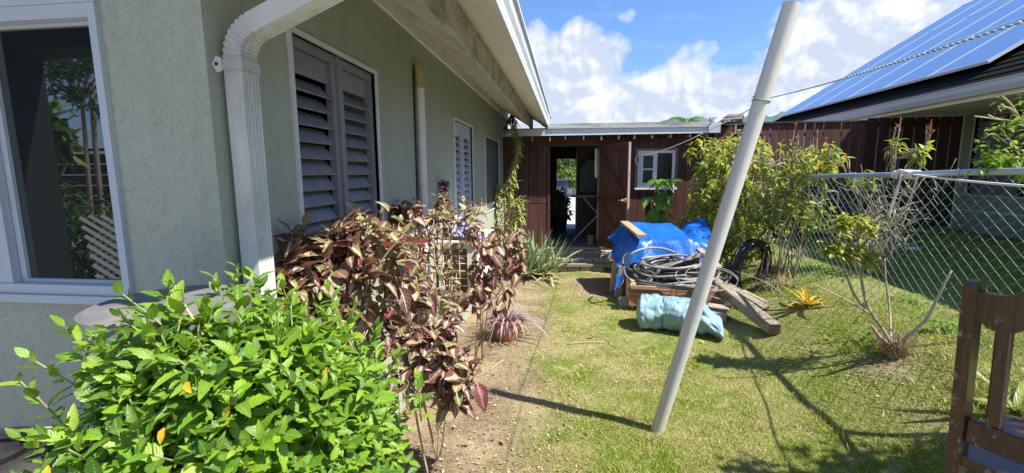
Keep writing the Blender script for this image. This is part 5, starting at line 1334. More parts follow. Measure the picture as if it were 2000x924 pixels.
# green hibiscus hedge in front
def make_hibiscus():
    r = random.Random(101); root = Vector((-0.60, 1.15, 0.0))
    t = thing('hibiscus_bush', root, 'bright green leafy hibiscus bush filling the lower left foreground', 'bush')
    m = leafmat('hibiscus_leaf', [(0.11, 0.25, 0.016), (0.17, 0.33, 0.018), (0.24, 0.38, 0.024), (0.045, 0.12, 0.014), (0.19, 0.32, 0.018), (0.07, 0.17, 0.018), (0.28, 0.38, 0.035), (0.05, 0.13, 0.02)], vein=(0.26, 0.42, 0.09), vein_w=0.05, trans=0.26, rough=0.42, tcol=(0.40, 0.62, 0.02), spec=0.5)  # darkest greens serve old leaves and put leaf shade into the colour
    my = leafmat('yellowed_leaf', [(0.75, 0.50, 0.02), (0.7, 0.42, 0.03)], trans=0.3)
    ells = [((-0.97, 0.92, 1.23), (0.20, 0.12, 0.20)), ((-1.02, 0.78, 0.96), (0.20, 0.13, 0.26)), ((-0.96, 0.72, 0.80), (0.24, 0.12, 0.26)), ((-0.86, 0.92, 1.15), (0.24, 0.15, 0.25)), ((-0.98, 0.86, 1.02), (0.20, 0.15, 0.26)), ((-0.86, 0.86, 0.95), (0.24, 0.17, 0.36)), ((-0.92, 0.93, 1.10), (0.22, 0.17, 0.27)), ((-0.80, 0.98, 1.10), (0.26, 0.20, 0.30)), ((-0.96, 1.25, 1.06), (0.24, 0.22, 0.33)),
            ((-0.78, 1.16, 1.02), (0.27, 0.24, 0.35)), ((-0.82, 1.36, 0.92), (0.22, 0.20, 0.31)), ((-0.70, 1.36, 0.74), (0.18, 0.20, 0.26)), ((-0.74, 1.06, 0.72), (0.30, 0.26, 0.32)), ((-0.70, 1.05, 0.95), (0.24, 0.20, 0.28))]
    LV = []; pairs = []
    T = tips_in(ells, 1350, r, 0.5)
    for p, o in T:
        ax = o * 0.8 + Vector((0, -0.1, 0.75)) + rdir(r) * 0.35
        whorl(LV, p, ax, r, r.randint(6, 9), 0.070 * r.uniform(0.7, 1.2), 1.0, 0.1, 5, 1, 0.013)
        if r.random() < 0.45: pairs.append((p - Vector(ax).normalized() * r.uniform(0.14, 0.3), p, rdir(r) * 0.015))
    # long shoots that break the outline
    for u, v, Y in ((130, 640, 0.86), (235, 620, 0.84), (60, 700, 0.86), (40, 745, 0.84), (905, 0, 0), (462, 525, 1.22), (330, 545, 0.98), (240, 575, 0.9), (545, 540, 1.35), (640, 565, 1.42), (735, 640, 1.45), (780, 690, 1.45), (815, 735, 1.40), (420, 545, 1.15), (690, 600, 1.45), (180, 655, 0.84)):
        if v == 0: continue
        p = atY(u, v, Y); ax = Vector((r.uniform(-0.4, 0.4), -0.1, 1)).normalized(); q = p - ax * 0.2 + Vector((0.08 if u < 300 else -0.04, 0.04, 0))
        pairs.insert(0, (q, p, (0, 0, 0.01))); whorl(LV, p, p - q, r, 11, 0.074, 0.9, 0.0, 5, 1, 0.018)
    for i in range(9):
        b = root + Vector((r.uniform(-0.25, 0.25), r.uniform(-0.15, 0.25), 0)); e = r.choice(T)[0]; pairs.insert(0, (b, e, (0, 0, 0.05)))
    stems(t, pairs[:9], M_STEM, 0.008, 0.003, 'branch', 9); stems(t, pairs[9:], plain('young_shoot', (0.24, 0.24, 0.08), 0.6, 0.2, 20), 0.0032, 0.0018, 'shoot', 50)
    V = [leaf(1, w, fo, cu, 0.10, 10, 0.36, 0.8, tw) for w, fo, cu, tw in ((0.44, 0.25, 0.22, 0.1), (0.38, 0.35, 0.32, -0.2), (0.50, 0.15, 0.12, 0.15), (0.36, 0.45, 0.42, 0.3), (0.44, 0.3, -0.08, 0.0))]
    foliage(t, LV, V, m, limit=300)
    LY = []
    for u, v, Y in ((450, 790, 0.95), (362, 745, 0.92), (640, 715, 1.2), (580, 775, 1.1), (322, 832, 0.9), (95, 905, 0.8), (715, 905, 1.15)):
        LY.append((atY(u, v, Y - 0.12), (r.uniform(-1, 1), -0.4, r.uniform(-0.8, 0.2)), (0.1, -1, 0.5), 0.036, 0, 0))
    foliage(t, LY, [V[0]], my, 'yellow_leaf')
make_hibiscus()

# copperleaf shrubs: big bronze, olive and pink leaves on bare canes
MC = [leafmat('bronze_copperleaf', [(0.10, 0.048, 0.034), (0.15, 0.078, 0.052), (0.065, 0.030, 0.022), (0.21, 0.13, 0.08)], vein=(0.58, 0.38, 0.28), vein_w=0.09, blotch=(0.58, 0.44, 0.31), blotch_amt=0.85, trans=0.2, tcol=(0.42, 0.15, 0.07), under=(0.27, 0.17, 0.12)),
      leafmat('olive_copperleaf', [(0.17, 0.18, 0.065), (0.24, 0.22, 0.09), (0.13, 0.14, 0.055), (0.31, 0.27, 0.11)], vein=(0.60, 0.46, 0.28), vein_w=0.09, blotch=(0.66, 0.52, 0.36), blotch_amt=0.75, trans=0.25, tcol=(0.5, 0.35, 0.06), under=(0.30, 0.24, 0.17)),
      leafmat('maroon_copperleaf', [(0.11, 0.034, 0.034), (0.17, 0.055, 0.052), (0.23, 0.09, 0.085), (0.07, 0.026, 0.026)], vein=(0.6, 0.26, 0.26), vein_w=0.08, blotch=(0.62, 0.30, 0.30), blotch_amt=0.5, trans=0.25, tcol=(0.5, 0.06, 0.05), under=(0.27, 0.13, 0.12)),
      leafmat('pink_copperleaf', [(0.34, 0.17, 0.14), (0.42, 0.27, 0.20), (0.26, 0.12, 0.10)], vein=(0.7, 0.42, 0.36), vein_w=0.1, blotch=(0.7, 0.5, 0.42), blotch_amt=0.5, trans=0.25, tcol=(0.7, 0.25, 0.2))]
VC = [leaf(1, w, fo, cu, 0.03, 9, 0.40, 0.75, tw, wv) for w, fo, cu, tw, wv in ((0.58, 0.3, 0.25, 0.2, 0.03), (0.64, 0.15, 0.12, -0.15, 0.04), (0.50, 0.5, 0.45, 0.35, 0.02), (0.56, 0.4, 0.6, -0.4, 0.04), (0.62, 0.22, 0.05, 0.1, 0.03))]
M_CANE = plain('copperleaf_cane', (0.42, 0.31, 0.20), 0.8, 0.3, 30, 0.4, 90)
def copperleaf(label, base, clumps, seed, size, mw, limit=150, droop=0.45, curl=0.3):
    """clumps: (u, v, Y, spread in metres, shoots); mw: weights of the four leaf colours"""
    r = random.Random(seed); base = Vector(base); t = thing('copperleaf_shrub', base, label, 'shrub', None)
    LV = []; pairs = []; js = []
    canes = [base + Vector((r.uniform(-0.10, 0.10), r.uniform(-0.12, 0.12), 0)) for i in range(4)]
    for u, v, Y, sp, n in clumps:
        c = atY(u, v, Y); j = c.lerp(r.choice(canes), 0.38) + Vector((0, 0, 0.05))
        root = min(canes, key=lambda q: (q.xy - c.xy).length + r.uniform(0, 0.1))
        if len(js) < 4 or r.random() < 0.15: pairs.insert(0, (root, j, rdir(r) * 0.04)); js.append((root, j))
        else:
            ro, jj = min(js, key=lambda q: (q[1] - j).length); pairs.insert(0, (ro.lerp(jj, r.uniform(0.55, 0.8)), j, rdir(r) * 0.03))
        for k in range(int(n * 1.35)):
            p = c + Vector((r.gauss(0, 1), r.gauss(0, 1), r.gauss(0, 0.8))) * sp * 1.1
            p.x = max(p.x, HX + 0.06)
            ax = (p - j).normalized() * 0.6 + Vector((0.1, -0.1, 0.6)) + rdir(r) * 0.5
            L2 = []; whorl(L2, p, ax, r, r.randint(4, 6), size * r.uniform(0.7, 1.15), 0.9, droop, 5, 1, 0.02, 0.35)
            LV += [(a, b, c_, s, vi, r.choices(range(4), mw)[0]) for a, b, c_, s, vi, mi in L2]
            if k % 2 == 0: pairs.append((j.lerp(c, r.uniform(0.3, 0.8)), p, rdir(r) * 0.03))
    stems(t, pairs, M_CANE, 0.0065, 0.0025, 'cane', 45)
    foliage(t, LV, VC, MC, limit=limit)
    return t
copperleaf('bronze and cream copperleaf shrub under the nearest louvre window beside the downpipe', (-0.92, 1.95, 0),
           [(512, 530, 1.66, 0.03, 4), (520, 495, 1.68, 0.03, 5), (548, 465, 1.74, 0.035, 5), (535, 500, 1.72, 0.035, 4), (575, 480, 1.75, 0.04, 6), (640, 455, 1.9, 0.045, 8), (600, 520, 1.75, 0.05, 6), (690, 450, 2.0, 0.05, 8), (655, 510, 1.9, 0.06, 7), (730, 450, 2.15, 0.05, 7), (700, 540, 2.0, 0.05, 5), (560, 540, 1.68, 0.05, 5), (760, 470, 2.3, 0.06, 6), (620, 560, 1.8, 0.05, 4), (665, 590, 1.85, 0.05, 4)], 201, 0.12, (5, 3.5, 0.7, 0.35), 200)
copperleaf('tall leggy copperleaf with maroon and pink lower leaves nearest the lawn', (-0.74, 2.32, 0),
           [(760, 520, 2.3, 0.05, 5), (800, 550, 2.35, 0.05, 4), (745, 590, 2.2, 0.05, 4), (720, 610, 2.15, 0.04, 3), (830, 590, 2.4, 0.05, 4), (770, 660, 2.25, 0.06, 5), (815, 650, 2.3, 0.05, 5), (855, 650, 2.3, 0.05, 5), (880, 690, 2.25, 0.05, 6), (900, 735, 2.2, 0.045, 5), (850, 730, 2.25, 0.05, 5), (790, 710, 2.2, 0.05, 4), (870, 765, 2.2, 0.035, 3), (880, 620, 2.35, 0.05, 4), (770, 610, 2.25, 0.06, 4)], 202, 0.12, (5, 3, 0.9, 0.4), 220, 0.7)
copperleaf('copperleaf with small crowded olive and rust leaves in front of the air conditioner', (-0.92, 3.05, 0),
           [(790, 410, 2.9, 0.05, 9), (830, 420, 3.0, 0.06, 10), (880, 410, 3.2, 0.06, 12), (920, 405, 3.4, 0.05, 7), (800, 470, 2.8, 0.07, 10), (850, 470, 3.0, 0.06, 7), (770, 500, 2.7, 0.05, 6), (865, 385, 3.2, 0.02, 4), (815, 510, 2.8, 0.05, 4), (905, 440, 3.3, 0.03, 3), (745, 455, 2.6, 0.06, 6), (880, 590, 2.8, 0.03, 2), (868, 520, 3.15, 0.04, 4), (892, 560, 3.1, 0.035, 3), (848, 550, 3.0, 0.05, 4), (885, 495, 3.3, 0.03, 3)], 203, 0.085, (4, 5, 0.8, 0.3), 240)
copperleaf('wilting copperleaf with hanging dark leaves at the far end of the bed', (-0.80, 3.95, 0),
           [(930, 445, 3.6, 0.05, 5), (955, 470, 3.6, 0.06, 6), (985, 440, 3.7, 0.05, 5), (1010, 455, 3.8, 0.045, 5), (1000, 500, 3.7, 0.06, 6), (970, 530, 3.6, 0.07, 6), (940, 510, 3.6, 0.05, 4), (985, 570, 3.6, 0.05, 5), (1012, 490, 3.8, 0.04, 4), (950, 580, 3.5, 0.05, 4), (925, 555, 3.4, 0.05, 3)], 204, 0.125, (5, 1.6, 0.9, 0.25), 170, 1.3)
# dead brown flower spikes standing against the wall
def spike(u, v0, v1, txt):
    r = random.Random(int(u)); a = atX(u, v1, HX + 0.05); b = atX(u, v0, HX + 0.05); t = thing('dry_flower_spike', (b.x, b.y, 0.0), txt, 'dry plant')
    MB().tube(catmull([(b.x + 0.02, b.y, 0.02), (b.x, b.y, b.z * 0.6), a], 8), [0.006] * 8 + [0.003] * 9, 6).build('stalk', M_CANE, t)
    LV = [];
    for i in range(60):
        s = r.random(); p = a.lerp(b, 1 - s) + Vector((r.gauss(0, 0.02), r.gauss(0, 0.02), 0)); LV.append((p, rdir(r) + Vector((0, 0, -0.5)), rdir(r), r.uniform(0.03, 0.07), r.randrange(5), 0))
    foliage(t, LV, VC, leafmat('dry_rust_leaf', [(0.12, 0.05, 0.035), (0.2, 0.08, 0.05), (0.09, 0.04, 0.03)], trans=0.1), 'bract', 60)
spike(868, 400, 352, 'dry dark red flower spike standing highest against the wall by the middle window')
spike(774, 430, 398, 'short dry brown spike against the wall left of the white pipe')

# variegated song of India hanging by the shed corner
def make_pleomele():
    r = random.Random(301); t = thing('variegated_dracaena', (-0.95, 7.3, 0), 'tall variegated yellow green dracaena climbing at the corner of house and shed', 'plant')
    m = leafmat('cream_edged_leaf', [(0.48, 0.50, 0.13), (0.56, 0.57, 0.18), (0.40, 0.46, 0.10), (0.62, 0.60, 0.24)], vein=(0.20, 0.30, 0.05), vein_w=0.5, trans=0.3, rough=0.4)
    mk = leafmat('dark_edged_leaf', [(0.05, 0.10, 0.02), (0.08, 0.14, 0.03), (0.16, 0.20, 0.06)], vein=(0.03, 0.07, 0.012), vein_w=0.6, trans=0.25, rough=0.4)
    V = [blade(1, 0.20, c, 6, 0.3, 0.5) for c in (0.6, 1.2, 1.7, 0.3)]; LV = []; LK = []
    def chain(pts, n, size, dst, down):
        P = catmull(pts, 12)
        MB().tube(P, 0.008, 6).build('stem', M_STEM, t, smooth='all')
        for i in range(n):
            p = P[min(len(P) - 1, int(i / n * len(P)))]; a = i * 2.4; rad = Vector((math.cos(a), math.sin(a), 0))
            d = rad + Vector((0, 0, -down)) + rdir(r) * 0.25; dst.append((p + rdir(r) * 0.012, d, rad * (-0.2) + Vector((0, 0, 1)), size * r.uniform(0.75, 1.15), r.randrange(4), 0))
    A = lambda u, v, Y=7.25: atY(u, v, Y)
    chain([A(985, 252, 7.6), A(1000, 225, 7.4), A(1008, 262, 7.3)], 70, 0.16, LK, 0.6)
    chain([A(1003, 245), A(1012, 285), A(1004, 320), A(998, 352)], 150, 0.145, LV, 0.4)
    chain([A(992, 470), A(985, 430), A(990, 385), A(1000, 355)], 130, 0.19, LV, -0.1)
    chain([A(1000, 480), A(1008, 430), A(1013, 390)], 100, 0.19, LV, 0.0)
    chain([A(985, 500), A(968, 450), A(972, 395), A(975, 365)], 120, 0.18, LV, -0.1)
    chain([(-0.95, 7.3, 0.0), A(985, 520), A(995, 470)], 90, 0.19, LV, 0.0)
    for u, v in ((1013, 388), (972, 360), (1018, 420), (965, 400), (990, 375), (1012, 455), (972, 440)): whorl(LV, A(u, v), (r.uniform(-0.5, 0.5), -0.3, 1), r, 16, 0.19, 1.2, 0.25, 4, 1, 0.01)
    foliage(t, LV, V, m, limit=300); foliage(t, LK, V, mk, 'dark_leaf', 110)
make_pleomele()
def make_aloe():
    r = random.Random(311); c = Vector((-0.50, 7.25, 0.05)); t = thing('aloe_clump', c, 'clump of spiky grey green aloe by the brick steps', 'aloe')
    m = leafmat('aloe_leaf', [(0.26, 0.35, 0.17), (0.34, 0.41, 0.22), (0.20, 0.28, 0.13)], trans=0.05, rough=0.45)
    V = [blade(1, 0.075, cu, 8, 0.6, 0.95) for cu in (0.3, 0.7, -0.25, 0.1)]; LV = []
    for k in range(13):
        o = c + Vector((r.gauss(0, 0.17), r.gauss(0, 0.14), 0)); n = r.randint(9, 13)
        for i in range(n):
            a = i * 2.4 + k; e = r.uniform(0.45, 1.4); d = Vector((math.cos(a) * math.cos(e), math.sin(a) * math.cos(e), math.sin(e)))
            LV.append((o + d * 0.02, d, Vector((0, 0, 1)) - d * 0.4, r.uniform(0.45, 0.82), r.randrange(4), 0))
    foliage(t, LV, V, m, limit=180)
    LD = [(c + Vector((r.gauss(0.05, 0.2), r.gauss(-0.15, 0.1), 0.05)), Vector((r.uniform(-1, 1), r.uniform(-0.9, 0.1), r.uniform(-0.1, 0.25))), (0, 0, 1), r.uniform(0.35, 0.6), r.randrange(4), 0) for i in range(26)]
    foliage(t, LD, V, leafmat('pale_aloe_leaf', [(0.40, 0.40, 0.18), (0.48, 0.46, 0.24), (0.30, 0.26, 0.14)], trans=0.1), 'old_leaf')
make_aloe()
def make_pot():
    r = random.Random(321); c = at_ground(990, 664); t = thing('potted_plant', c, 'terracotta pot of trailing purple grass leaves at the edge of the lawn', 'potted plant')
    mb = MB(); n = 48; prof = [(0.095, 0.0), (0.115, 0.03), (0.150, 0.12), (0.160, 0.19), (0.165, 0.205), (0.178, 0.21), (0.178, 0.235), (0.155, 0.235), (0.150, 0.20), (0.0, 0.19)]
    for k, (rr, z) in enumerate(prof):
        for j in range(n):
            a = 2 * math.pi * j / n; q = rr * (1 + (0.022 * math.sin(12 * a + z * 14) if 0 < k < 4 else 0)); mb.v.append((c.x + q * math.cos(a), c.y + q * math.sin(a), c.z + z)); mb.uv.append((0, 0))
    for k in range(len(prof) - 1):
        for j in range(n): mb.f.append((k * n + j, k * n + (j + 1) % n, (k + 1) * n + (j + 1) % n, (k + 1) * n + j)); mb.mi.append(0)
    mb.build('pot', M_TERRA, t, smooth=True)
    MB().lathe([(0.0, 0.20), (0.149, 0.20), (0.0, 0.215)], c, 24, False).build('soil', plain('potting_soil', (0.07, 0.05, 0.035), 0.95, 0.3, 40), t)
    m = leafmat('purple_grass_leaf', [(0.20, 0.13, 0.16), (0.34, 0.26, 0.28), (0.13, 0.07, 0.10), (0.45, 0.38, 0.36), (0.30, 0.18, 0.22)], vein=(0.50, 0.42, 0.44), vein_w=0.4, trans=0.15)
    V = [blade(1, 0.055, cu, 9, 0.3, 0.6) for cu in (1.5, 2.3, 2.8, 1.0)]; LV = []
    for i in range(190):
        a = r.uniform(0, 6.283); e = r.uniform(0.15, 1.3); d = Vector((math.cos(a) * math.cos(e), math.sin(a) * math.cos(e), math.sin(e)))
        LV.append((c + Vector((math.cos(a), math.sin(a), 0)) * r.uniform(0, 0.12) + Vector((0, 0, 0.21)), d, (0, 0, 1), r.uniform(0.16, 0.36), r.randrange(4), 0))
    for a in (-0.1, 0.25, -0.45): LV.append((c + Vector((0.1, -0.02, 0.22)), Vector((math.cos(a), math.sin(a), 0.5)), (0, 0, 1), 0.46, 0, 0))
    foliage(t, LV, V, m, limit=200)
make_pot()
def make_bromeliads():
    for u, v, L, n, cols, txt, sd in ((1577, 602, 0.36, 13, [(0.50, 0.36, 0.04), (0.40, 0.38, 0.05), (0.56, 0.30, 0.05), (0.25, 0.28, 0.05)], 'yellow and orange bromeliad rosette on the lawn by the fence', 331),
                                      (1985, 815, 0.42, 9, [(0.20, 0.26, 0.05), (0.34, 0.34, 0.08), (0.30, 0.20, 0.06)], 'drooping green strap leaved plant behind the chair', 332)):
        r = random.Random(sd); c = at_ground(u, v); t = thing('bromeliad', c, txt, 'bromeliad'); m = leafmat('strap_leaf', cols, vein=tuple(min(1, x * 1.4) for x in cols[0]), vein_w=0.5, trans=0.3)
        V = [blade(1, 0.12, cu, 8, 0.5, 0.8) for cu in (0.5, 1.0, 1.5)]; LV = []
        for i in range(n):
            a = i * 2.4 + 0.4; e = 0.45 + 0.7 * (i / n); d = Vector((math.cos(a) * math.cos(e), math.sin(a) * math.cos(e), math.sin(e))); LV.append((c + Vector((0, 0, 0.02)), d, (0, 0, 1), L * r.uniform(0.8, 1.15), i % 3, 0))
        foliage(t, LV, V, m)
make_bromeliads()
def make_sapling():
    r = random.Random(341); b = Vector((1.62, 7.55, gz(1.62, 7.55))); t = thing('sapling', b, 'young sapling with large hanging green leaves under the shed window', 'sapling')
    m = leafmat('broad_hanging_leaf', [(0.14, 0.28, 0.045), (0.20, 0.36, 0.06), (0.09, 0.19, 0.035)], vein=(0.30, 0.42, 0.12), vein_w=0.08, trans=0.4, tcol=(0.3, 0.5, 0.05))
    V = [leaf(1, w, 0.3, cu, 0, 8, 0.45, 0.8, tw, 0.02) for w, cu, tw in ((0.40, 0.3, 0.2), (0.36, 0.6, -0.2), (0.44, 0.15, 0.1))]
    A = lambda u, v, Y=7.5: atY(u, v, Y); LV = []
    st = [[b, A(1308, 430), A(1298, 395), A(1285, 370), A(1290, 350)], [b, A(1285, 440), A(1275, 410), A(1270, 385)], [A(1298, 395), A(1300, 372), A(1305, 350)]]
    for s in st: MB().tube(catmull(s, 8), 0.011, 6).build('stem', M_STEM, t, smooth='all')
    for (u, v, n, L, dr) in ((1290, 352, 9, 0.30, 0.5), (1305, 352, 7, 0.30, 0.4), (1270, 385, 8, 0.28, 0.6), (1295, 372, 8, 0.34, 1.5), (1280, 405, 8, 0.32, 1.3), (1268, 425, 7, 0.34, 1.4), (1300, 410, 5, 0.3, 1.0)):
        for i in range(n):
            a = i * 2.4 + u; d = Vector((math.cos(a), math.sin(a) * 0.8, r.uniform(0.0, 0.5) - dr)); LV.append((A(u, v), d, (math.cos(a) * 0.6, -0.4, 0.8), L * r.uniform(0.7, 1.1), r.randrange(3), 0))
    foliage(t, LV, V, m)
make_sapling()
# yellow green shrubs along the fence
MS = [leafmat('lime_shrub_leaf', [(0.42, 0.43, 0.05), (0.53, 0.51, 0.07), (0.33, 0.37, 0.05), (0.60, 0.54, 0.09), (0.20, 0.26, 0.045)], vein=(0.5, 0.48, 0.14), vein_w=0.08, trans=0.4, tcol=(0.55, 0.52, 0.04), rough=0.45),
      leafmat('green_shrub_leaf', [(0.15, 0.23, 0.04), (0.22, 0.31, 0.05), (0.10, 0.17, 0.03)], vein=(0.3, 0.36, 0.1), vein_w=0.08, trans=0.35, tcol=(0.3, 0.45, 0.04), rough=0.4)]
VS = [leaf(1, w, 0.35, cu, 0, 6, 0.42, 0.8, tw) for w, cu, tw in ((0.46, 0.5, 0.2), (0.40, 0.9, -0.3), (0.5, 0.3, 0.1), (0.42, 0.7, 0.3))]
M_REDTIP = leafmat('red_young_leaf', [(0.40, 0.10, 0.03), (0.46, 0.20, 0.05), (0.34, 0.06, 0.04)], trans=0.35)
def shrub(label, base, ells, n, size, seed, mw=(3, 1), red=0, canes=14, limit=300, shell=0.45):
    r = random.Random(seed); base = Vector(base); t = thing('flowering_shrub', base, label, 'shrub'); LV = []; pairs = []; LR = []
    T = tips_in(ells, n, r, shell)
    for p, o in T:
        ax = o * 0.6 + Vector((0, 0, 0.7)) + rdir(r) * 0.45; L2 = []
        whorl(L2, p, ax, r, r.randint(6, 10), size, 1.0, 0.55, 4, 1, 0.016, 0.3); LV += [(a, b, c, s, vi, r.choices((0, 1), mw if o.z > -0.2 else (1, 2))[0]) for a, b, c, s, vi, mi in L2]
    for i in range(canes):
        p, o = r.choice(T); b = base + Vector((r.uniform(-0.25, 0.25), r.uniform(-0.3, 0.3), 0)); pairs.append((b, p, (r.uniform(-0.1, 0.1), r.uniform(-0.1, 0.1), 0.1)))
    for i in range(canes * 6):
        p, o = r.choice(T); pairs.append((p - o * r.uniform(0.1, 0.35) + Vector((0, 0, -0.1)), p, rdir(r) * 0.03))
    up = sorted(T, key=lambda q: -q[0].z)[:max(1, n // 3)]
    for i in range(red):
        p, o = r.choice(up); q = p + Vector((r.uniform(-0.04, 0.04), r.uniform(-0.04, 0.04), r.uniform(0.12, 0.28))); pairs.append((p, q, (0, 0, 0)))
        for k in range(7): LR.append((p.lerp(q, 0.4 + 0.6 * k / 6), rdir(r) * 0.6 + Vector((0, 0, 1)), rdir(r), size * r.uniform(0.2, 0.42), r.randrange(4), 0))
    stems(t, pairs, M_BARK, 0.009, 0.003, 'branch', canes)
    foliage(t, LV, VS, MS, limit=limit)
    if LR: foliage(t, LR, VS, M_REDTIP, 'red_leaf', 40)
shrub('dense lime green shrub against the right end of the shed', (2.4, 7.1, 0.1), [((2.15, 7.3, 1.95), (0.40, 0.42, 0.34)), ((2.62, 7.35, 2.0), (0.46, 0.40, 0.33)), ((2.35, 7.1, 1.45), (0.55, 0.42, 0.40)), ((2.12, 7.3, 1.05), (0.38, 0.30, 0.32)), ((2.5, 6.95, 0.85), (0.50, 0.40, 0.50)), ((1.95, 7.7, 0.75), (0.3, 0.25, 0.34))], 330, 0.115, 401, (3, 1.3), 8)
shrub('taller loose yellow green shrub growing through the chain link fence by its post', (2.75, 6.15, 0.35), [((2.85, 6.5, 1.85), (0.40, 0.50, 0.30)), ((2.9, 6.0, 1.72), (0.34, 0.45, 0.34)), ((2.72, 6.3, 1.3), (0.34, 0.55, 0.40)), ((2.85, 5.75, 1.25), (0.26, 0.34, 0.34)), ((2.6, 6.3, 0.75), (0.18, 0.25, 0.25)), ((3.05, 5.6, 1.85), (0.26, 0.34, 0.22))], 165, 0.10, 402, (2.4, 1.2), 12, 16, 260, 0.3)
shrub('bare twiggy shrub behind the fence with a few green tufts on top', (3.75, 5.9, 0.5), [((3.85, 5.9, 1.95), (0.34, 0.3, 0.12)), ((3.65, 6.1, 1.6), (0.16, 0.2, 0.1))], 12, 0.12, 403, (2, 2), 5, 8, 100)
def make_twigs():
    """bare criss-cross branches of the pruned shrub behind the fence"""
    r = random.Random(405); b = Vector((3.75, 5.9, 0.5)); t = thing('bare_shrub', b, 'tangle of bare pale twigs behind the chain link fence', 'shrub'); pairs = []
    for i in range(26):
        e = b + Vector((r.uniform(-0.75, 0.65), r.uniform(-0.5, 0.6), r.uniform(0.45, 1.22))); pairs.append((b + Vector((r.uniform(-0.15, 0.15), r.uniform(-0.15, 0.15), 0)), e, rdir(r) * 0.1))
    main = list(pairs)
    for a, e, bd in main:
        for k in range(7):
            s = a.lerp(e, r.uniform(0.4, 1)); pairs.append((s, s + rdir(r) * r.uniform(0.12, 0.36) + Vector((0, 0, 0.07)), rdir(r) * 0.04))
    stems(t, pairs, M_BARK, 0.007, 0.0024, 'branch', 26, 3)
make_twigs()
def make_pruned_tree():
    r = random.Random(411); base = at_ground(1750, 694); Y = base.y; t = thing('pruned_tree', base, 'small pruned tree with bare splayed branches and a few leaf tufts on the lawn', 'tree')
    A = lambda u, v, dy=0.0: atY(u, v, Y + dy)
    tr = MB().tube(catmull([base + Vector((0, 0, -0.05)), A(1748, 682), A(1742, 668)], 5), [0.055, 0.05, 0.048, 0.046, 0.045, 0.044, 0.043, 0.042, 0.04, 0.038, 0.036], 10); tr.build('trunk', M_BARK, t, smooth='all')
    def br(pts, r0, r1, m=M_BARK):
        P = catmull(pts, 6); MB().tube(P, [r0 + (r1 - r0) * i / (len(P) - 1) for i in range(len(P))], 7).build('branch', m, t, smooth='all')
    br([A(1745, 680), A(1722, 640), A(1695, 600), A(1682, 545, 0.05), A(1676, 500, 0.05), A(1674, 445, 0.06)], 0.014, 0.006)
    br([A(1752, 680), A(1775, 655, -0.05), A(1810, 622, -0.12), A(1832, 580, -0.18), A(1858, 528, -0.22)], 0.014, 0.007, plain('grey_lichen_bark', (0.42, 0.40, 0.36), 0.9, 0.25, 20, 0.5, 60))
    br([A(1740, 672), A(1738, 610, 0.25), A(1730, 545, 0.32), A(1728, 505, 0.35)], 0.010, 0.005); br([A(1698, 612), A(1650, 585, -0.1), A(1585, 553, -0.2)], 0.009, 0.004)
    br([A(1690, 602), A(1668, 575, 0.1), A(1652, 535, 0.15), A(1645, 520, 0.15)], 0.012, 0.005); br([A(1680, 520), A(1665, 502), A(1640, 488)], 0.010, 0.004); br([A(1735, 672), A(1715, 655, -0.1), A(1704, 638, -0.12)], 0.016, 0.010)
    br([A(1678, 515, 0.05), A(1690, 498, 0.05), A(1705, 488, 0.05)], 0.008, 0.004); br([A(1758, 684, -0.05), A(1756, 660, -0.08)], 0.014, 0.010)
    LV = []
    for u, v, n, sp in ((1652, 430, 9, 0.04), (1680, 430, 11, 0.05), (1702, 436, 6, 0.03), (1640, 472, 9, 0.05), (1622, 482, 6, 0.03), (1668, 490, 6, 0.04), (1692, 498, 6, 0.03), (1708, 484, 4, 0.02), (1655, 488, 6, 0.03)):
        for k in range(n):
            p = A(u, v, 0.05) + Vector((r.gauss(0, 1), r.gauss(0, 1), r.gauss(0, 0.6))) * sp; L2 = []; whorl(L2, p, Vector((r.uniform(-0.4, 0.4), r.uniform(-0.4, 0.4), 1)), r, 7, 0.075, 1.1, 0.45, 4, 1, 0.008); LV += [(a, b, c, s, vi, r.choices((0, 1), (1.6, 1))[0]) for a, b, c, s, vi, mi in L2]
    foliage(t, LV, VS, MS, limit=200)
    # fibres and suckers round the stump
    mb = MB()
    for i in range(260):
        a = r.uniform(0, 6.283); p = base + Vector((math.cos(a), math.sin(a), 0)) * r.uniform(0.01, 0.075); mb.tube([p, p + Vector((math.cos(a) * 0.02 - 0.02, math.sin(a) * 0.02, 0.08)) + rdir(r) * 0.03, p + Vector((math.cos(a) * 0.05 - 0.03, math.sin(a) * 0.05, 0.17)) * r.uniform(0.4, 1.2) + rdir(r) * 0.06], [0.0025, 0.002, 0.0008], 4)
    tag(mb.build('stump_fibres', plain('straw_fibre', (0.38, 0.28, 0.16), 0.9, 0.3, 30), t), kind='stuff')
make_pruned_tree()
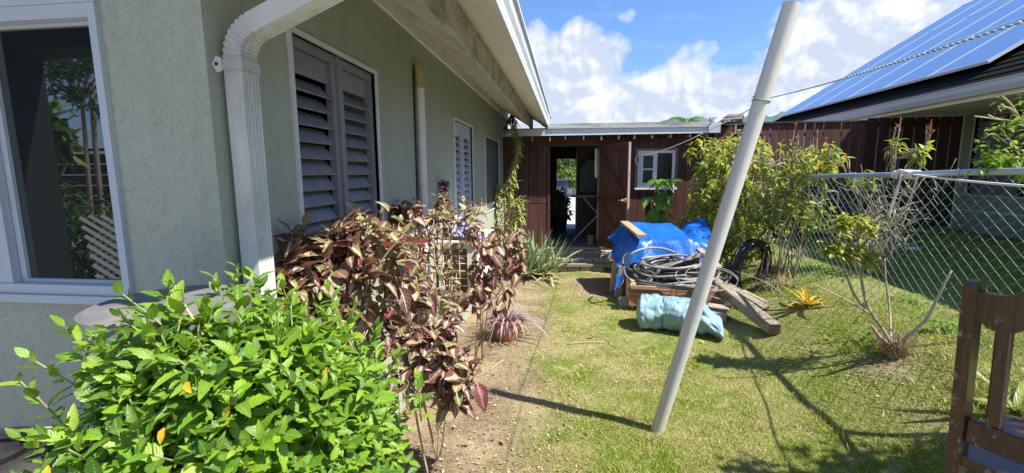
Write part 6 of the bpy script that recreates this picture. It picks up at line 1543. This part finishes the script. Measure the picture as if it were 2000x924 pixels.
def make_edge_shrub():
    r = random.Random(421); b = Vector((3.75, 3.35, gz(3.75, 3.35))); t = thing('leafy_shrub', b, 'bright leafy shrub reaching over the fence at the right edge', 'shrub')
    A = lambda u, v, Y=3.45: atY(u, v, Y); LV = []
    def br(pts, r0=0.009, r1=0.004):
        P = catmull(pts, 6); MB().tube(P, [r0 + (r1 - r0) * i / (len(P) - 1) for i in range(len(P))], 6).build('branch', M_STEM, t, smooth='all')
    br([b, A(2080, 330), A(2040, 270), A(1998, 240), A(1975, 205), A(1957, 188)], 0.014, 0.005); br([A(2005, 240), A(1975, 237), A(1940, 232), A(1903, 227)]); br([A(1985, 222), A(1972, 212), A(1958, 208)]); br([A(1940, 232), A(1930, 224)])
    br([A(2060, 310), A(1990, 292), A(1968, 268), A(1955, 262)]); br([A(1968, 280), A(1940, 262), A(1922, 270)], 0.005, 0.003); br([A(2080, 330), A(2000, 310), A(1950, 300)])
    for u, v, n, sp, dk in ((1930, 305, 5, 0.035, 0), (1942, 290, 4, 0.03, 0), (1965, 302, 6, 0.05, 0), (1990, 300, 7, 0.05, 0), (1920, 318, 3, 0.02, 0), (2010, 310, 8, 0.06, 0), (1985, 230, 6, 0.06, 1), (1962, 255, 5, 0.05, 1), (1998, 200, 6, 0.06, 1), (1975, 320, 5, 0.04, 0), (2040, 260, 12, 0.12, 1)):
        for k in range(n):
            p = A(u, v) + Vector((r.gauss(0, 1), r.gauss(0, 1), r.gauss(0, 0.6))) * sp; L2 = []; whorl(L2, p, Vector((r.uniform(-0.5, 0.3), r.uniform(-0.4, 0.4), 1)), r, 6, 0.062, 1.0, 0.6, 4, 1, 0.012); LV += [(a, b_, c, s, vi, dk if r.random() < 0.8 else 1 - dk) for a, b_, c, s, vi, mi in L2]
    foliage(t, LV, VS, [leafmat('fresh_green_leaf', [(0.20, 0.34, 0.03), (0.30, 0.42, 0.04), (0.42, 0.46, 0.05)], vein=(0.35, 0.5, 0.12), vein_w=0.07, trans=0.42, tcol=(0.4, 0.65, 0.03)), MS[1]], limit=160)
make_edge_shrub()
# weeds and dry growth along the foot of the fence
def make_weeds():
    r = random.Random(431); k = 0
    LVs = []
    spots = [(1535, 555, 'dry'), (1500, 525, 'dry'), (1700, 668, 'green'), (1850, 650, 'green'), (1620, 535, 'green'), (1500, 560, 'dry'), (1780, 590, 'green'), (1560, 500, 'dry')]
    tx = {'dry': ['straw coloured dry weed under the lime shrub beside the fence post', 'dry tuft at the foot of the lime shrub near the pipe coil', 'dead grass clump on the bank left of the bromeliad', 'wispy dry weed against the chain link behind the bromeliad'], 'green': ['low green weed left of the pruned tree stump', 'bright green weed at the fence foot behind the chair', 'small green weed between bromeliad and fence', 'green weed tuft at the foot of the fence right of the pruned tree']}
    ct = {'dry': 0, 'green': 0}
    mg = leafmat('weed_leaf', [(0.14, 0.30, 0.03), (0.20, 0.38, 0.04)], trans=0.35); md = leafmat('straw_leaf', [(0.42, 0.33, 0.18), (0.34, 0.25, 0.13), (0.50, 0.42, 0.26)], trans=0.2)
    for u, v, kind in spots:
        c = at_ground(u, v); t = thing('weed', c, tx[kind][ct[kind]], 'weed', 'weeds along the fence'); ct[kind] += 1; LV = []
        if kind == 'green':
            for i in range(46):
                a = r.uniform(0, 6.283); p = c + Vector((r.gauss(0, 0.06), r.gauss(0, 0.06), r.uniform(0.01, 0.09))); LV.append((p, Vector((math.cos(a), math.sin(a), r.uniform(0.1, 0.7))), (0, 0, 1), r.uniform(0.03, 0.06), r.randrange(4), 0))
            foliage(t, LV, VS, mg, limit=46)
        else:
            Vb = [blade(1, 0.03, cu, 5, 0.2, 0.8) for cu in (0.5, 1.3, 2.0)]
            for i in range(90):
                a = r.uniform(0, 6.283); e = r.uniform(0.4, 1.4); LV.append((c + Vector((r.gauss(0, 0.07), r.gauss(0, 0.07), 0)), Vector((math.cos(a) * math.cos(e), math.sin(a) * math.cos(e), math.sin(e))), (0, 0, 1), r.uniform(0.12, 0.34), r.randrange(3), 0))
            foliage(t, LV, Vb, md, 'dry_blade', 90)
make_weeds()
# fallen leaves large enough to pick out
for i, (u, v, s, a, txt) in enumerate(((985, 868, 0.05, 0.4, 'curled orange brown leaf on the bare soil near the bottom'), (893, 838, 0.04, 1.9, 'small dark curled leaf on the soil by the canes'), (966, 857, 0.03, 2.9, 'tiny brown leaf beside the orange one'), (928, 780, 0.055, 0.2, 'dry brown leaf under the maroon copperleaf'), (1376, 671, 0.05, 1.2, 'yellow fallen leaf on the lawn in front of the bundle'), (918, 872, 0.05, 2.2, 'pale dry leaf lying at the bed edge'), (965, 684, 0.05, 0.8, 'dark leaf beside the terracotta pot'), (1160, 662, 0.06, 2.0, 'dry twig like leaf on the lawn left of the bundle'))):
    p = at_ground(u, v); p.z = gbump(p.x, p.y); v_, f_, uv_ = leaf(1, 0.6, 0.5, -0.35, 0, 6, 0.4); M = Matrix.Translation(p + Vector((0, 0, 0.012))) @ Matrix.Rotation(a, 4, 'Z') @ Matrix.Rotation(0.3, 4, 'X') @ Matrix.Scale(s, 4)
    o = MB().add([M @ Vector(q) for q in v_], [tuple(q) for q in f_], [tuple(q) for q in uv_]).build('fallen_leaf', M_DRY if i != 4 else leafmat('yellow_fallen_leaf', [(0.7, 0.5, 0.05)]), None, 'all', p, False); tag(o, txt, 'fallen leaf', 'fallen leaves')
for (a, b, txt) in (((958, 722), (984, 704), 'short pale twig lying on the soil before the terracotta pot'), ((1108, 671), (1180, 668), 'thin dry twig lying on the lawn')):
    p = at_ground(*a, 0.01); q = at_ground(*b, 0.012); p.z = gbump(p.x, p.y) + 0.012; q.z = gbump(q.x, q.y) + 0.012
    tag(MB().tube(catmull([p, p.lerp(q, 0.5) + Vector((0.01, 0.02, 0.004)), q], 5), 0.005, 6).build('twig', M_STEM, None, 'all', p), txt, 'twig', 'twigs on the ground')

# ---------------------------------------------------------------- planting beyond the shed
def big_bush(name, label, cat, root, ells, n, size, seed, mats, vars_=None, limit=60, trunk=0.05, trunk_top=None, group=None, nleaf=(6, 9), shell=0.5, limbs=8):
    r = random.Random(seed); root = Vector(root); t = thing(name, root, label, cat, group); LV = []
    T = tips_in(ells, n, r, shell)
    for p, o in T: whorl(LV, p, o + Vector((0, 0, 0.4)) + rdir(r) * 0.5, r, r.randint(*nleaf), size, 1.0, 0.3, 4, len(mats), size * 0.25, 0.35)
    top = Vector(trunk_top) if trunk_top else root + Vector((0, 0, 0.4))
    MB().tube(catmull([root - Vector((0, 0, 0.1)), root.lerp(top, 0.5) + Vector((0.03, 0.02, 0)), top], 6), [trunk * (1 - 0.45 * i / 12) for i in range(13)], 9).build('trunk', M_BARK, t, smooth='all')
    pairs = [(top, r.choice(T)[0], rdir(r) * 0.1) for i in range(limbs)]; stems(t, pairs, M_BARK, trunk * 0.55, trunk * 0.12, 'limb', limbs)
    foliage(t, LV, vars_ or VS, mats, limit=limit, rest='crown'); return t
MG = [leafmat('mid_green_leaf', [(0.06, 0.13, 0.022), (0.09, 0.18, 0.03), (0.12, 0.21, 0.03)], trans=0.35), leafmat('yellow_green_leaf', [(0.22, 0.28, 0.04), (0.30, 0.34, 0.05)], trans=0.4)]  # a mid green leaf and a paler yellow green one
g = lambda x, y: (x, y, gz(x, y))
big_bush('garden_shrub', 'sunlit yellow green tree seen through the shed above the driveway', 'shrub', g(0.15, 21.0), [((-0.35, 21, 2.9), (0.7, 0.7, 0.8)), ((0.35, 21, 2.8), (0.7, 0.7, 0.7))], 130, 0.26, 501, MG, limit=40, trunk_top=(0.1, 21, 2.4))
big_bush('garden_shrub', 'low pale bush behind the white kerb seen through the shed', 'shrub', g(0.25, 20.6), [((0.25, 20.4, 1.55), (0.7, 0.5, 0.5))], 90, 0.2, 502, [MG[1], MG[0]], limit=30)
big_bush('garden_tree', 'dark tree closing the view at the end of the driveway', 'tree', g(-0.2, 28), [((-1.2, 28, 2.6), (1.8, 1, 1.4)), ((1.5, 28, 2.7), (1.8, 1, 1.3)), ((0.2, 28.4, 2.0), (2.2, 0.8, 1.2))], 320, 0.38, 503, [MG[0]], limit=30, trunk=0.12, trunk_top=(0, 28, 2.5))
big_bush('pot_plant', 'bushy plant in dark silhouette inside the shed doorway', 'plant', (-0.17, 10.3, FLOOR), [((-0.15, 10.3, 1.15), (0.20, 0.2, 0.26)), ((-0.10, 10.25, 0.85), (0.24, 0.2, 0.2))], 55, 0.15, 504, [MG[0]], limit=60, trunk=0.02, trunk_top=(-0.17, 10.3, 0.9))
bx = MB(); bx.lathe([(0.0, 0.0), (0.15, 0.0), (0.19, 0.36), (0.20, 0.38), (0.17, 0.38), (0.0, 0.36)], (-0.17, 10.3, FLOOR), 20, False)
tag(bx.build('planter', M_BLACK, None, True, (-0.17, 10.3, FLOOR)), 'dark tub under the bushy plant inside the shed', 'planter')
def palm(label, root, h, L, n, seed):
    r = random.Random(seed); root = Vector(root); t = thing('palm_tree', root, label, 'palm'); top = root + Vector((0.2, 0, h))
    MB().tube(catmull([root, root.lerp(top, 0.5) + Vector((0.1, 0, 0)), top], 6), [0.16 - 0.06 * i / 12 for i in range(13)], 10).build('trunk', M_BARK, t, smooth='all')
    m = leafmat('palm_leaf', [(0.16, 0.30, 0.04), (0.22, 0.36, 0.05), (0.12, 0.22, 0.035)], trans=0.35)
    for i in range(n):
        a = i * 2.4; e = r.uniform(0.1, 1.2); d = Vector((math.cos(a), math.sin(a), 0)); mb = MB(); pts = []
        for k in range(11):
            s = k / 10; pts.append(top + d * (L * s * math.cos(e * (1 - 0.4 * s))) + Vector((0, 0, L * (math.sin(e) * s - 0.75 * s * s))))
        mb.tube(pts, [0.03 * (1 - 0.85 * k / 10) for k in range(11)], 4); sd = d.cross(Vector((0, 0, 1)))
        for k in range(1, 40):
            s = k / 40; q = pts[int(s * 10)].lerp(pts[min(10, int(s * 10) + 1)], s * 10 % 1); ll = 0.55 * L / 2 * math.sin(math.pi * (0.12 + 0.85 * s)) 
            for sx in (-1, 1):
                e2 = q + sd * (sx * ll * 0.8) + d * (ll * 0.45) + Vector((0, 0, -0.25 * ll)); w = d * 0.02
                mb.add([q - w, q + w, e2], [(0, 1, 2)], [(0, 0.01), (1, 0.01), (0.5, 1)])
        mb.build('frond', m, t, fix=False)
p = atY(1334, 240, 26.0); palm('small palm crown showing over the shed roof', (p.x, 26, gz(p.x, 26)), p.z - gz(p.x, 26), 1.3, 18, 511)

# ---------------------------------------------------------------- behind the camera: what the glass reflects and what shades the lawn's corner
def make_behind():
    # porch post and beam
    t = thing('porch_frame', (-3.25, 0.42, 0.42), 'dark porch post and beam reflected at the left of the sliding window', 'porch frame')
    dk = plain('dark_porch_wood', (0.012, 0.014, 0.013), 0.7)
    MB().box((-3.55, 0.30, 0.42), (-3.25, 0.52, 2.425)).build('post', dk, t); MB().box((-4.2, 0.28, 2.426), (-2.55, 0.50, 2.66)).build('beam', dk, t)
    # white lattice screen leaning on the porch
    t = thing('lattice_screen', (-2.2, 0.72, 0.42), 'white diamond lattice screen reflected in the sliding window', 'lattice')
    mb = []; O = Vector((-2.43, 0.78, 0.75)); ex = Vector((1, -0.15, 0)).normalized(); ez = Vector((-0.31, -0.20, 0.374)).normalized(); W, H_ = 0.60, 0.99
    n = 14
    for s in (-1, 1):
        for i in range(-n, 2 * n):
            o = i * W / (11 if s > 0 else 8); pts = []
            # clip a diagonal to the panel
            a = max(0.0, -o) if s > 0 else max(0.0, o - W); b = min(H_, W - o) if s > 0 else min(H_, o)
            if b - a < 0.03: continue
            x = lambda z: o + z if s > 0 else o - z
            MB().bar(O + ex * x(a) + ez * a + ex.cross(ez) * (0.004 * s), O + ex * x(b) + ez * b + ex.cross(ez) * (0.004 * s), 0.020, 0.005, up=ex.cross(ez)).build('slat', M_WHITE, t)
    # far brown fence
    f = thing('board_fence', (-5, -4.2, 0), 'brown board fence reflected low in the sliding window', 'fence')
    for i in range(10): MB().box((-13.5, -4.2, 0.25 + i * 0.185), (-4.5, -4.16, 0.42 + i * 0.185)).build('board', M_SHEDX, f)
    for i in range(5): MB().box((-13.5 + i * 2.2, -4.16, 0.0), (-13.4 + i * 2.2, -4.08, 2.15)).build('post', M_SHED, f)
    MB().box((-13.5, -4.22, 2.13), (-4.5, -4.08, 2.17)).build('cap', M_SHEDX, f)
    big_bush('slender_tree', 'slender two stemmed tree reflected in the sliding window', 'tree', g(-6.95, -2.9), [((-6.6, -2.9, 3.35), (0.75, 0.6, 0.42)), ((-7.25, -2.9, 3.4), (0.6, 0.6, 0.38)), ((-6.35, -2.7, 2.65), (0.25, 0.3, 0.2)), ((-6.9, -2.9, 2.9), (0.35, 0.3, 0.2))], 300, 0.085, 521, [MG[0]], limit=20, trunk=0.04, trunk_top=(-6.78, -2.9, 2.75), limbs=16)
    t = bpy.data.objects['slender_tree']; MB().tube(catmull([(-6.75, -2.95, 0), (-6.74, -2.95, 1.6), (-6.66, -2.95, 3.0)], 6), 0.032, 8).build('trunk', M_BARK, t, smooth='all')
    big_bush('dark_bush', 'leafy dark bushes reflected behind the lattice', 'bush', g(-5.6, -1.8), [((-5.5, -1.8, 1.0), (0.8, 0.5, 0.72)), ((-6.4, -1.9, 0.95), (0.7, 0.5, 0.75)), ((-4.6, -1.6, 0.8), (0.6, 0.4, 0.6))], 330, 0.11, 522, [MG[0]], limit=20)
    big_bush('broad_leaf_bush', 'bright broad leaves reflected at the edge of the porch post', 'bush', g(-4.2, -0.3), [((-4.08, -0.3, 2.1), (0.14, 0.14, 0.25))], 22, 0.17, 523, [MG[0], MG[1]], limit=20, trunk=0.02, trunk_top=(-4.15, -0.3, 1.6))
    # tree outside the right of the frame whose crown shades the nearest corner of lawn
    big_bush('shade_tree', 'leafy tree just outside the right of the frame shading the near corner of the lawn', 'tree', g(3.6, 0.9), [((3.25, 1.60, 2.9), (0.5, 0.26, 0.28)), ((3.8, 1.70, 3.0), (0.5, 0.30, 0.3)), ((2.15, 0.95, 2.95), (0.5, 0.4, 0.28)), ((2.5, 0.9, 3.1), (0.5, 0.4, 0.3))], 250, 0.14, 524, [MG[0]], limit=20, trunk=0.06, trunk_top=(3.55, 1.0, 2.2))
make_behind()
